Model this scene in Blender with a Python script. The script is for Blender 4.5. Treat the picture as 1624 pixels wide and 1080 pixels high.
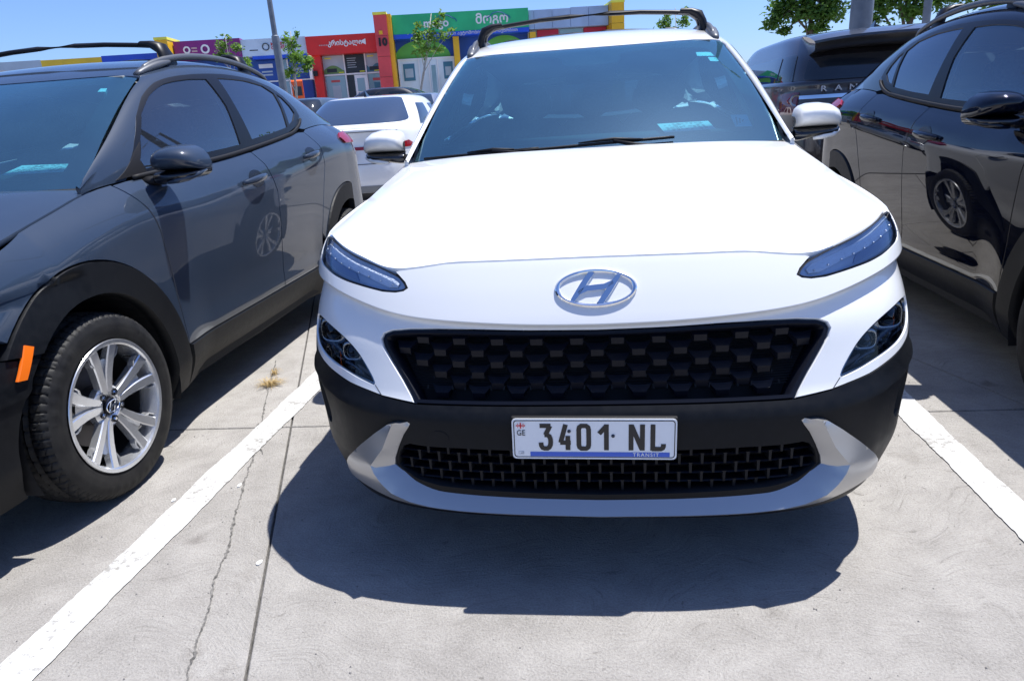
import bpy, bmesh, math, random
import numpy as np
from mathutils import Vector, Matrix
from mathutils.geometry import delaunay_2d_cdt
for o in list(bpy.data.objects): bpy.data.objects.remove(o)
SC=bpy.context.scene; COL=SC.collection
random.seed(7); RNG=np.random.default_rng(7)
# ================================================================ camera
CAM_POS=np.array([0.00278,-2.5,1.22759]); YAW,PITCH,ROLL=[math.radians(a) for a in (-7.53239,-18.40306,-3.78097)]
def cam_basis():
    f=np.array([math.sin(YAW)*math.cos(PITCH),math.cos(YAW)*math.cos(PITCH),math.sin(PITCH)])
    r0=np.array([math.cos(YAW),-math.sin(YAW),0.]); u0=np.cross(r0,f)
    return r0*math.cos(ROLL)+u0*math.sin(ROLL), -r0*math.sin(ROLL)+u0*math.cos(ROLL), f
_r,_u,_f=cam_basis()
cd=bpy.data.cameras.new('camera'); cam=bpy.data.objects.new('camera',cd); COL.objects.link(cam)
cam.matrix_world=Matrix(((_r[0],_u[0],-_f[0],CAM_POS[0]),(_r[1],_u[1],-_f[1],CAM_POS[1]),(_r[2],_u[2],-_f[2],CAM_POS[2]),(0,0,0,1)))
cd.sensor_fit='HORIZONTAL'; cd.sensor_width=36; cd.lens=36*1087.95/1624; cd.clip_start=.05; cd.clip_end=6000
SC.camera=cam
# ================================================================ sky, sun, exposure
SUN=np.array([.29,.21,1.0]); SUN/=np.linalg.norm(SUN)
ELEV=math.asin(SUN[2]); AZ=math.atan2(SUN[0],SUN[1])
W=bpy.data.worlds.new('World'); SC.world=W; W.use_nodes=True
nt=W.node_tree; bg=nt.nodes['Background']; sky=nt.nodes.new('ShaderNodeTexSky')
sky.sky_type='NISHITA'; sky.sun_disc=False; sky.sun_elevation=ELEV; sky.sun_rotation=AZ
sky.altitude=600; sky.air_density=1.0; sky.dust_density=1.2; sky.ozone_density=5.0
sm=nt.nodes.new('ShaderNodeMix'); sm.data_type='RGBA'; sm.blend_type='MULTIPLY'; sm.inputs[0].default_value=1; sm.inputs[7].default_value=(.92,1.06,1.40,1)
nt.links.new(sky.outputs[0],sm.inputs[6]); nt.links.new(sm.outputs[2],bg.inputs[0]); bg.inputs[1].default_value=.085
sd=bpy.data.lights.new('sun','SUN'); so=bpy.data.objects.new('sun',sd); COL.objects.link(so)
sd.energy=5.0; sd.angle=math.radians(.53); sd.color=(1,.98,.945)
so.rotation_euler=Vector(SUN).to_track_quat('Z','Y').to_euler(); so.location=(5,5,30)
SC.view_settings.view_transform='Standard'; SC.view_settings.look='None'; SC.view_settings.gamma=1; SC.view_settings.exposure=0.64
SC.view_settings.use_curve_mapping=False
try:
    SC.cycles.max_bounces=10; SC.cycles.transparent_max_bounces=16; SC.cycles.sample_clamp_indirect=6
except Exception: pass
# ================================================================ materials
MAT={}
def mat(name,base=(.5,.5,.5),rough=.5,metal=0.,coat=0.,spec=.5,**kw):
    m=bpy.data.materials.new(name); m.use_nodes=True; b=m.node_tree.nodes['Principled BSDF']
    b.inputs['Base Color'].default_value=(*base,1); b.inputs['Roughness'].default_value=rough; b.inputs['Metallic'].default_value=metal
    b.inputs['Coat Weight'].default_value=coat; b.inputs['Coat Roughness'].default_value=kw.get('coat_rough',.02); b.inputs['Specular IOR Level'].default_value=spec
    if 'emit' in kw:
        b.inputs['Emission Color'].default_value=(*kw['emit'],1); b.inputs['Emission Strength'].default_value=kw.get('estr',1)
    MAT[name]=m
    return m
def nodes(m): return m.node_tree.nodes,m.node_tree.links,m.node_tree.nodes['Principled BSDF']
def add_noise(m,scale,c0,c1,lo=.35,hi=.65,detail=6,bump=0.,bscale=None,rough=None,coord='Object',dist=.02):
    """noise driven colour between c0 and c1, and a fine bump"""
    N,L,b=nodes(m); tc=N.new('ShaderNodeTexCoord'); nz=N.new('ShaderNodeTexNoise'); nz.inputs['Scale'].default_value=scale; nz.inputs['Detail'].default_value=detail
    L.new(tc.outputs[coord],nz.inputs['Vector']); r=N.new('ShaderNodeValToRGB'); e=r.color_ramp.elements
    e[0].position=lo; e[1].position=hi; e[0].color=(*c0,1); e[1].color=(*c1,1)
    L.new(nz.outputs[0],r.inputs[0]); L.new(r.outputs[0],b.inputs['Base Color'])
    if bump:
        n2=N.new('ShaderNodeTexNoise'); n2.inputs['Scale'].default_value=bscale or scale*4; n2.inputs['Detail'].default_value=4; L.new(tc.outputs[coord],n2.inputs['Vector'])
        bp=N.new('ShaderNodeBump'); bp.inputs['Strength'].default_value=bump; bp.inputs['Distance'].default_value=dist; L.new(n2.outputs[0],bp.inputs['Height']); L.new(bp.outputs[0],b.inputs['Normal'])
    if rough:
        mr=N.new('ShaderNodeMapRange'); mr.inputs[3].default_value=rough[0]; mr.inputs[4].default_value=rough[1]; L.new(nz.outputs[0],mr.inputs[0]); L.new(mr.outputs[0],b.inputs['Roughness'])
    return m
def paint(name,base,metal=0.,rough=.35,flake=0.,dust=.25,spec=.5):
    """car paint: base, clear coat, faint dust film and flake"""
    m=mat(name,base,rough,metal,1.0,spec); N,L,b=nodes(m); tc=N.new('ShaderNodeTexCoord')
    nz=N.new('ShaderNodeTexNoise'); nz.inputs['Scale'].default_value=3.5; nz.inputs['Detail'].default_value=10; nz.inputs['Roughness'].default_value=.7; L.new(tc.outputs['Object'],nz.inputs[0])
    mr=N.new('ShaderNodeMapRange'); mr.inputs[1].default_value=.35; mr.inputs[2].default_value=.75; mr.inputs[3].default_value=.015; mr.inputs[4].default_value=.015+.12*dust; L.new(nz.outputs[0],mr.inputs[0]); L.new(mr.outputs[0],b.inputs['Coat Roughness'])
    dustc=N.new('ShaderNodeMix'); dustc.data_type='RGBA'; dustc.inputs[6].default_value=(*base,1); dustc.inputs[7].default_value=(.45,.42,.38,1)
    m2=N.new('ShaderNodeMapRange'); m2.inputs[1].default_value=.45; m2.inputs[2].default_value=.8; m2.inputs[3].default_value=.0; m2.inputs[4].default_value=.10*dust; L.new(nz.outputs[0],m2.inputs[0]); L.new(m2.outputs[0],dustc.inputs[0]); L.new(dustc.outputs[2],b.inputs['Base Color'])
    if flake:
        v=N.new('ShaderNodeTexVoronoi'); v.inputs['Scale'].default_value=2500; L.new(tc.outputs['Object'],v.inputs[0])
        bp=N.new('ShaderNodeBump'); bp.inputs['Strength'].default_value=flake; bp.inputs['Distance'].default_value=.0004; L.new(v.outputs['Distance'],bp.inputs['Height']); L.new(bp.outputs[0],b.inputs['Normal'])
    return m
def glass(name,tint,refl=.06,dust=0.,rough=.01,dust_sky_col=(.5,.5,.48),coatcol=(1,1,1)):
    """window pane: tinted transparency, Fresnel reflection, a film of dust that can carry a painted sky tint"""
    m=bpy.data.materials.new(name); m.use_nodes=True; N=m.node_tree.nodes; L=m.node_tree.links; N.clear()
    out=N.new('ShaderNodeOutputMaterial'); tr=N.new('ShaderNodeBsdfTransparent'); tr.inputs[0].default_value=(*tint,1)
    gl=N.new('ShaderNodeBsdfGlossy'); gl.inputs['Roughness'].default_value=rough; gl.inputs[0].default_value=(*coatcol,1)
    fr=N.new('ShaderNodeFresnel'); fr.inputs[0].default_value=1.5; ad=N.new('ShaderNodeMath'); ad.inputs[1].default_value=refl; ad.use_clamp=True; L.new(fr.outputs[0],ad.inputs[0])
    mx=N.new('ShaderNodeMixShader'); L.new(ad.outputs[0],mx.inputs[0]); L.new(tr.outputs[0],mx.inputs[1]); L.new(gl.outputs[0],mx.inputs[2]); last=mx
    if dust:
        tc=N.new('ShaderNodeTexCoord'); nz=N.new('ShaderNodeTexNoise'); nz.inputs['Scale'].default_value=5; nz.inputs['Detail'].default_value=8; L.new(tc.outputs['Object'],nz.inputs[0])
        vo=N.new('ShaderNodeTexVoronoi'); vo.inputs['Scale'].default_value=240; L.new(tc.outputs['Object'],vo.inputs[0])
        sp=N.new('ShaderNodeMapRange'); sp.inputs[1].default_value=.10; sp.inputs[2].default_value=.34; sp.inputs[3].default_value=1.35; sp.inputs[4].default_value=.92; L.new(vo.outputs['Distance'],sp.inputs[0])
        mr=N.new('ShaderNodeMapRange'); mr.inputs[1].default_value=.3; mr.inputs[2].default_value=.75; mr.inputs[3].default_value=dust*.85; mr.inputs[4].default_value=dust*1.2; L.new(nz.outputs[0],mr.inputs[0])
        mu=N.new('ShaderNodeMath'); mu.operation='MULTIPLY'; L.new(mr.outputs[0],mu.inputs[0]); L.new(sp.outputs[0],mu.inputs[1])
        df=N.new('ShaderNodeBsdfDiffuse'); df.inputs[0].default_value=(*dust_sky_col,1); m2=N.new('ShaderNodeMixShader'); L.new(mu.outputs[0],m2.inputs[0]); L.new(mx.outputs[0],m2.inputs[1]); L.new(df.outputs[0],m2.inputs[2]); last=m2
    L.new(last.outputs[0],out.inputs[0]); MAT[name]=m; return m
paint('white_paint',(.74,.745,.74),rough=.4,dust=.3)
paint('grey_paint',(.024,.037,.062),metal=.0,rough=.45,flake=.0,dust=.10,spec=.08)
paint('navy_paint',(.002,.0035,.010),metal=.0,rough=.45,flake=.0,dust=.06,spec=.0)
paint('brown_paint',(.022,.018,.020),metal=.3,rough=.35,dust=.4)
paint('silver_paint',(.35,.37,.40),metal=.7,rough=.3,dust=.4)
paint('black_paint',(.012,.012,.014),rough=.35,dust=.4)
paint('blue_grey_paint',(.05,.075,.10),metal=.3,rough=.35,dust=.4)
paint('satin_silver',(.43,.43,.43),metal=.70,rough=.30,dust=.2); MAT['satin_silver'].node_tree.nodes['Principled BSDF'].inputs['Coat Weight'].default_value=.15
add_noise(mat('cladding',(.004,.005,.007),.5,spec=.20),40,(.003,.0038,.0055),(.0055,.0062,.008),bump=.25,bscale=900,dist=.0006,rough=(.42,.58))
mat('gloss_black',(.006,.006,.008),.12,coat=.6); mat('matt_black',(.006,.006,.008),.6,spec=.3); mat('void_black',(.004,.004,.005),.8)
mat('grille_black',(.004,.005,.010),.40,spec=.22)
mat('chrome',(.82,.84,.86),.07,1.); mat('dull_metal',(.35,.35,.36),.35,1.)
add_noise(mat('alloy',(.62,.63,.65),.25,.8,coat=.3),14,(.58,.59,.61),(.66,.67,.69),rough=(.20,.30))
add_noise(mat('tyre',(.009,.009,.010),.62,spec=.3),18,(.006,.006,.007),(.016,.0155,.015),bump=.3,bscale=300,dist=.001)
mat('rubber',(.010,.010,.011),.5); mat('headliner',(.20,.21,.21),.85); add_noise(mat('seat_cloth',(.028,.03,.034),.85),60,(.02,.022,.026),(.045,.047,.052),bump=.3,bscale=600,dist=.001)
mat('dash_plastic',(.022,.024,.027),.6); mat('disc_metal',(.16,.15,.145),.45,.9)
mat('orange_reflector',(.85,.16,.01),.25,coat=.5); mat('red_lens',(.26,.003,.006),.12,coat=.3); mat('lamp_white',(.7,.74,.8),.15,coat=1.)
mat('paper',(.78,.80,.76),.7); mat('ink',(.03,.03,.04),.6); mat('plate_white',(.78,.80,.82),.3,coat=.3); mat('plate_black',(.012,.012,.014),.35); mat('plate_blue',(.045,.12,.55),.35); mat('plate_red',(.65,.02,.03),.35)
glass('windshield_glass',(.34,.78,.88),.20,dust=.060,dust_sky_col=(.20,.44,.62),coatcol=(.62,.92,1)); glass('side_glass',(.45,.72,.80),.12,dust=.02,coatcol=(.8,.92,1)); glass('privacy_glass',(.05,.07,.10),.14,dust=.02,coatcol=(.8,.9,1))  # windshield dust is coloured blue to paint in the sky it reflects
glass('lamp_glass',(.92,.95,1.),.02); glass('dark_lamp_glass',(.80,.83,.86),.0,coatcol=(.5,.5,.5))
mat('sticker_teal',(.25,.55,.58),.5)
mat('frit',(.010,.012,.016),.25,coat=.5)
# ================================================================ object helpers
def tag(o,label=None,cat=None,group=None,kind=None):
    if label: o['label']=label
    if cat: o['category']=cat
    if group: o['group']=group
    if kind: o['kind']=kind
    return o
def empty(name,loc=(0,0,0),rz=0,label=None,cat=None,group=None):
    o=bpy.data.objects.new(name,None); COL.objects.link(o); o.location=loc; o.rotation_euler=(0,0,rz); o.empty_display_size=.2
    return tag(o,label,cat,group)
def M(m): return MAT[m] if isinstance(m,str) else m
def link(name,me,parent=None,material=None):
    o=bpy.data.objects.new(name,me); COL.objects.link(o)
    if parent: o.parent=parent
    if material is not None:
        if len(me.materials)==0: me.materials.append(M(material))
        if me.materials[0]!=M(material): o.material_slots[0].link='OBJECT'; o.material_slots[0].material=M(material)
    return o
def mk(name,V,F,material,parent=None,smooth=False,normals=None):
    me=bpy.data.meshes.new(name); me.from_pydata([tuple(map(float,v)) for v in V],[],[tuple(map(int,f)) for f in F])
    if smooth or normals is not None:
        me.polygons.foreach_set('use_smooth',[True]*len(me.polygons))
    me.update()
    if normals is not None: me.normals_split_custom_set_from_vertices([tuple(map(float,n)) for n in normals])
    return link(name,me,parent,material)
class MB:
    """collects shapes into one mesh"""
    def __init__(s): s.V=[];s.F=[]
    def add(s,V,F):
        k=len(s.V); s.V+= [tuple(map(float,v)) for v in V]; s.F+=[tuple(int(i)+k for i in f) for f in F]; return s
    def box(s,c,d,rz=0,bev=0):
        c=np.array(c,float); d=np.array(d,float)/2; cs,sn=math.cos(rz),math.sin(rz)
        if bev<=0:
            V=[(sx*d[0],sy*d[1],sz*d[2]) for sz in(-1,1) for sy in(-1,1) for sx in(-1,1)]; F=[(0,2,3,1),(4,5,7,6),(0,1,5,4),(2,6,7,3),(0,4,6,2),(1,3,7,5)]
        else:
            b=min(bev,*(d*.99)); bm=bmesh.new(); bmesh.ops.create_cube(bm,size=1); 
            for v in bm.verts: v.co=(v.co.x*2*d[0],v.co.y*2*d[1],v.co.z*2*d[2])
            bmesh.ops.bevel(bm,geom=bm.edges[:],offset=b,segments=2,profile=.6,affect='EDGES')
            bm.verts.index_update(); V=[tuple(v.co) for v in bm.verts]; F=[[v.index for v in f.verts] for f in bm.faces]; bm.free()
        return s.add([(c[0]+x*cs-y*sn,c[1]+x*sn+y*cs,c[2]+z) for x,y,z in V],F)
    def tube(s,path,r,n=8,cap=True,flat=None):
        P=np.array(path,float); m=len(P); R=np.full(m,r) if np.isscalar(r) else np.array(r,float)
        T=np.gradient(P,axis=0); T/=np.linalg.norm(T,axis=1)[:,None]+1e-12
        up=np.array([0,0,1.]) if abs(T[0][2])<.9 else np.array([1.,0,0]); V=[];F=[]
        for i in range(m):
            a=np.cross(T[i],up); a/=np.linalg.norm(a)+1e-12; b=np.cross(a,T[i])
            for k in range(n):
                t=2*math.pi*k/n; V.append(P[i]+R[i]*(a*math.cos(t)*(flat[0] if flat else 1)+b*math.sin(t)*(flat[1] if flat else 1)))
        for i in range(m-1):
            for k in range(n): F.append((i*n+k,i*n+(k+1)%n,(i+1)*n+(k+1)%n,(i+1)*n+k))
        if cap: F.append(tuple(range(n))[::-1]); F.append(tuple((m-1)*n+k for k in range(n)))
        return s.add(V,F)
    def prism(s,pts,axis,a,b):
        """polygon pts (2D) swept from a to b along axis (0,1,2)"""
        n=len(pts); V=[]
        for t in (a,b):
            for u,v in pts: V.append({0:(t,u,v),1:(u,t,v),2:(u,v,t)}[axis])
        F=[tuple(range(n)),tuple(range(2*n-1,n-1,-1))]+[(i,n+i,n+(i+1)%n,(i+1)%n) for i in range(n)]
        return s.add(V,F)
    def grid(s,P,closed=False):
        P=np.array(P,float); a,b=P.shape[:2]; F=[]
        for i in range(a-1):
            for j in range(b if closed else b-1): F.append((i*b+j,i*b+(j+1)%b,(i+1)*b+(j+1)%b,(i+1)*b+j))
        return s.add(P.reshape(-1,3),F)
    def lathe(s,prof,n=48,axis=0,c=(0,0,0)):
        """profile (along axis, radius)"""
        P=[]
        for h,r in prof:
            row=[]
            for k in range(n):
                t=2*math.pi*k/n; u,v=r*math.cos(t),r*math.sin(t); row.append({0:(h,u,v),1:(u,h,v),2:(u,v,h)}[axis])
            P.append(row)
        return s.grid(np.array(P)+np.array(c,float),True)
    def build(s,name,material,parent=None,smooth=False,fix=True,auto=None):
        me=bpy.data.meshes.new(name); me.from_pydata(s.V,[],s.F)
        if fix:
            bm=bmesh.new(); bm.from_mesh(me); bmesh.ops.recalc_face_normals(bm,faces=bm.faces[:]); bm.to_mesh(me); bm.free()
        if smooth:
            me.polygons.foreach_set('use_smooth',[True]*len(me.polygons))
            if auto is not None:
                try: me.set_sharp_from_angle(angle=math.radians(auto))
                except Exception: pass
        me.update(); return link(name,me,parent,material)
def inpoly(pt,poly):
    x,y=pt[:,0],pt[:,1]; P=np.array(poly); r=np.zeros(len(pt),bool); j=len(P)-1
    for i in range(len(P)):
        xi,yi=P[i];xj,yj=P[j]
        if yi!=yj: r^=((yi>y)!=(yj>y))&(x<(xj-xi)*(y-yi)/(yj-yi)+xi)
        j=i
    return r
def dens(loop,step):
    out=[]; n=len(loop)
    for i in range(n):
        a=np.array(loop[i],float); b=np.array(loop[(i+1)%n],float); k=max(1,int(math.ceil(np.linalg.norm(b-a)/step)))
        for t in range(k): out.append(tuple(a+(b-a)*t/k))
    return out
def rnd(loop,it=2,closed=True):
    """Chaikin corner cutting"""
    P=[np.array(p,float) for p in loop]
    for _ in range(it):
        Q=[];n=len(P)
        for i in range(n if closed else n-1):
            a,b=P[i],P[(i+1)%n]; Q+= [a*.75+b*.25,a*.25+b*.75]
        if not closed: Q=[P[0]]+Q+[P[-1]]
        P=Q
    return [tuple(p) for p in P]
def inset(loop,d):
    P=np.array(loop,float); n=len(P); A=sum(P[i][0]*P[(i+1)%n][1]-P[(i+1)%n][0]*P[i][1] for i in range(n)); sg=1 if A>0 else -1
    out=[]
    for i in range(n):
        e1=P[i]-P[i-1]; e2=P[(i+1)%n]-P[i]; n1=np.array([-e1[1],e1[0]])*sg; n2=np.array([-e2[1],e2[0]])*sg
        n1/=np.linalg.norm(n1)+1e-9; n2/=np.linalg.norm(n2)+1e-9; b=n1+n2; l=np.linalg.norm(b); b=b/l if l>1e-6 else n1
        out.append(tuple(P[i]+b*d/max(.5,math.sqrt(max(0,(1+n1@n2)/2)))))
    return out
def mir(loop): return [(-a,b) for a,b in loop][::-1]
def panel_data(loops,surf,step=.03,off=0.,thick=.012,gap=0.,flip=False,estep=None,lines=()):
    """a sheet cut from a parametric skin, with a flange turned in round its edges"""
    if gap: loops=[inset(loops[0],gap)]+[inset(l,-gap) for l in loops[1:]]
    es=estep or step*.6
    D=[dens(l,es) for l in loops]; pts=[p for d in D for p in d]; edges=[];k=0
    for d in D:
        n=len(d); edges+=[(k+i,k+(i+1)%n) for i in range(n)]; k+=n
    nb=len(pts)
    for l in lines:
        d=[tuple(p) for i in range(len(l)-1) for p in (np.array(l[i])+(np.array(l[i+1])-np.array(l[i]))*t for t in np.linspace(0,1,max(1,int(math.ceil(math.dist(l[i],l[i+1])/es))),endpoint=False))]+[tuple(l[-1])]
        a=np.array(d); kk=inpoly(a,D[0])
        for dd in D[1:]: kk&=~inpoly(a,dd)
        bb=np.array(pts[:nb])
        prev=-2
        for i,q in enumerate(d):
            if kk[i] and np.sqrt(((bb-a[i])**2).sum(1)).min()>es*.25:
                pts.append(q)
                if prev==i-1: edges.append((len(pts)-2,len(pts)-1))
                prev=i
    B=np.array(pts); lo=B.min(0);hi=B.max(0)
    gx,gy=np.meshgrid(np.arange(lo[0]+step/2,hi[0],step),np.arange(lo[1]+step/2,hi[1],step)); g=np.stack([gx.ravel(),gy.ravel()],1)
    if len(g):
        k=inpoly(g,D[0])
        for d in D[1:]: k&=~inpoly(g,d)
        g=g[k]
        if len(g):
            md=np.full(len(g),9.)
            for i in range(0,len(B),400): md=np.minimum(md,np.sqrt(((g[:,None]-B[None,i:i+400])**2).sum(-1)).min(1))
            g=g[md>step*.45]
    allp=[Vector(p) for p in pts]+[Vector(p) for p in g]
    vs,_,fs,_,_,_=delaunay_2d_cdt(allp,edges,[],0,1e-7)
    A=np.array([(v.x,v.y) for v in vs]); T=np.array([f for f in fs if len(f)==3]); c=A[T].mean(1)
    k=inpoly(c,D[0])
    for d in D[1:]: k&=~inpoly(c,d)
    T=T[k]
    e1=A[T[:,1]]-A[T[:,0]]; e2=A[T[:,2]]-A[T[:,0]]; cr=e1[:,0]*e2[:,1]-e1[:,1]*e2[:,0]
    T=T[np.abs(cr)>1e-12]; cr=cr[np.abs(cr)>1e-12]; T[cr<0]=T[cr<0][:,::-1]
    h=1e-3
    def ev(ab):
        P=surf(ab[:,0],ab[:,1]); da=surf(ab[:,0]+h,ab[:,1])-surf(ab[:,0]-h,ab[:,1]); db=surf(ab[:,0],ab[:,1]+h)-surf(ab[:,0],ab[:,1]-h)
        N=np.cross(da,db); N/=np.linalg.norm(N,axis=1)[:,None]+1e-12
        return P,(-N if flip else N)
    P,N=ev(A); o=off(A) if callable(off) else off
    P=P+N*(o[:,None] if callable(off) else o)
    V=list(P);NN=list(N);F=[tuple(t) for t in (T[:,::-1] if flip else T)]
    if thick:
        cnt={}
        for t in T:
            for a,b in ((t[0],t[1]),(t[1],t[2]),(t[2],t[0])): cnt[(a,b)]=1
        for (a,b) in list(cnt):
            if (b,a) in cnt: continue
            k=len(V); s=np.cross(P[b]-P[a],N[a]); s/=np.linalg.norm(s)+1e-12; s=-s if flip else s
            V+= [P[a],P[b],P[b]-N[b]*thick,P[a]-N[a]*thick]; NN+=[s*.8+N[a]*.6,s*.8+N[b]*.6,s,s]
            F.append((k+1,k,k+3,k+2) if not flip else (k,k+1,k+2,k+3))
    return np.array(V),F,np.array(NN)
def panel(name,loops,surf,material,parent,**kw):
    V,F,N=panel_data(loops,surf,**kw); return mk(name,V,F,material,parent,normals=N)
# ---------------------------------------------------------------- splines
class Spl:
    """natural cubic spline, linear beyond the ends"""
    def __init__(s, xs, ys):
        x=np.array(xs,float); y=np.array(ys,float); n=len(x); h=np.diff(x)
        A=np.eye(n); b=np.zeros(n)
        for i in range(1,n-1):
            A[i,i-1]=h[i-1]; A[i,i]=2*(h[i-1]+h[i]); A[i,i+1]=h[i]
            b[i]=6*((y[i+1]-y[i])/h[i]-(y[i]-y[i-1])/h[i-1])
        s.x,s.y,s.h,s.m=x,y,h,np.linalg.solve(A,b)
    def __call__(s,t):
        t=np.asarray(t,float); i=np.clip(np.searchsorted(s.x,t)-1,0,len(s.h)-1)
        x0=s.x[i]; h=s.h[i]; a=(t-x0)/h; ac=np.clip(a,0,1)
        y0,y1,m0,m1=s.y[i],s.y[i+1],s.m[i],s.m[i+1]
        v=(1-ac)*y0+ac*y1+h*h/6*(((1-ac)**3-(1-ac))*m0+(ac**3-ac)*m1)
        s0=(y1-y0)/h-h*(2*m0+m1)/6; s1=(y1-y0)/h+h*(m0+2*m1)/6
        return v+np.where(a<0,a*h*s0,0)+np.where(a>1,(a-1)*h*s1,0)
def Lin(xs,ys):
    xs=np.array(xs,float); ys=np.array(ys,float)
    return lambda t: np.interp(t,xs,ys)
def sstep(a,b,x):
    t=np.clip((np.asarray(x,float)-a)/(b-a),0,1); return t*t*(3-2*t)
# ---------------------------------------------------------------- the hatchback's skin
YB=-0.10; YR=2.70; QS=1+YR-YB
NSE=3.5
_t=np.linspace(0,math.pi/2,2001); _cx=np.sin(_t)**(2/NSE); _cy=np.cos(_t)**(2/NSE)
_s=np.concatenate([[0],np.cumsum(np.hypot(np.diff(_cx)*.885,np.diff(_cy)*.75))]); _s/=_s[-1]
yf_=Spl([.16,.20,.25,.32,.42,.475,.50,.530,.56,.62,.70,.745,.79,.83,.868,.92],[-.86,-.925,-.950,-.953,-.948,-.944,-.938,-.918,-.903,-.880,-.853,-.828,-.800,-.773,-.745,-.695])
yr_=Spl([.2,.35,.5,.7,.9,1.1,1.25],[3.22,3.30,3.30,3.27,3.24,3.18,3.05])
xe_=Spl([-.7,-.435,-.248,-.06,.127,.315,.45,.7,1.2,1.8,2.2,2.6,3.0],[.84,.819,.8005,.782,.7635,.748,.764,.786,.798,.792,.775,.74,.69])
zs_=Spl([-.7,-.435,-.248,-.06,.127,.315,.45,.7,1.2,1.5,2.0,2.3,2.7,3.1],[.865,.908,.941,.979,1.017,1.052,1.066,1.078,1.098,1.122,1.172,1.205,1.225,1.21])
xm_=Spl([-.2,.3,.7,1.1,1.6,2.1,2.6,3.0],[.885,.8775,.8805,.8825,.8830,.8825,.8825,.868])
zc_=Spl([.9,1.45,2.1,2.7],[.99,1.04,1.09,1.12])
def G(y,z):
    y=np.asarray(y,float); z=np.asarray(z,float)
    xe,zs,xm=xe_(y),zs_(y),xm_(y); d=zs-z
    D=.17+.06*sstep(.3,.9,y); t=np.clip(d/D,-.4,1)
    x=xe+(xm-xe)*(1-np.sign(1-t)*np.abs(1-t)**2.4)
    door=sstep(.45,.75,y)*(1-sstep(1.95,2.25,y))
    x=x-(door*.85+.15)*np.clip(.86-z,0,1)**2/(2*2.6)*sstep(.0,.5,y)
    x=x+door*.010*sstep(.50,.40,z)
    m=sstep(.8,1.5,y)
    zc=zc_(y); x=x+m*.012*np.exp(-np.sqrt((z-zc)**2+.00006)/.035)
    x=x-.06*sstep(.34,.14,z)
    return x
zcr_=Spl([0,.12,.22,.29,.37,.43,.50,.57,.67,.85,1.0,1.2],[.7085,.7115,.7185,.725,.737,.753,.773,.789,.803,.815,.82,.82])
def belt(q,z):
    q=np.asarray(q,float); z=np.asarray(z,float); q,z=np.broadcast_arrays(q,z)
    a=np.abs(q); sg=np.where(q<0,-1.,1.)
    th=np.interp(np.clip(a,0,1),_s,_t)
    sx=np.sin(th)**(2/NSE); cy=np.cos(th)**(2/NSE)
    W=G(np.full_like(z,YB),z)+.027*np.exp(-((z-.58)/.18)**2)
    yf=yf_(z)
    e=zcr_(np.clip(a,0,1.2))-z
    rec=np.where(e>0,(1-np.exp(-np.maximum(e,0)/.010))*np.exp(-np.maximum(e,0)/.085),0)*.036*(1-.55*sstep(.55,1.0,a))*(1-sstep(1.0,1.12,a))
    x1=W*sx; y1=YB+(yf-YB)*cy
    # inward normal of the plan curve for the undercut
    nx=sx**(NSE-1)/np.maximum(W,.1); ny=-(cy**(NSE-1))/np.maximum(YB-yf,.1); nn=np.hypot(nx,ny)+1e-9
    x1=x1-rec*nx/nn; y1=y1-rec*ny/nn
    y2=YB+(np.minimum(a,QS)-1); x2=G(y2,z)-rec+.027*np.exp(-((z-.58)/.18)**2)*(1-sstep(YB,.40,y2))
    th2=np.interp(np.clip(QS+1-a,0,1),_s,_t)
    x3=G(np.full_like(z,YR),z)*np.sin(th2)**(2/NSE); y3=YR+(yr_(z)-YR)*np.cos(th2)**(2/NSE)
    x=np.where(a<=1,x1,np.where(a<=QS,x2,x3)); y=np.where(a<=1,y1,np.where(a<=QS,y2,y3))
    return np.stack([sg*x,y,z],-1)
def q_of_y(y): return 1+np.asarray(y,float)-YB
def q_of_x(x,z):
    """front arc parameter for a half width x"""
    qs=np.linspace(0,1,801); P=belt(qs,np.full(801,z)); return np.sign(x)*np.interp(abs(x),P[:,0],qs)
# hood: Hermite loft from the nose shut line to the cowl

cow_y=Spl([0,.4,.6,.745],[.10,.14,.21,.315]); cow_z=Spl([0,.4,.6,.745],[1.086,1.081,1.069,1.053])
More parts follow.
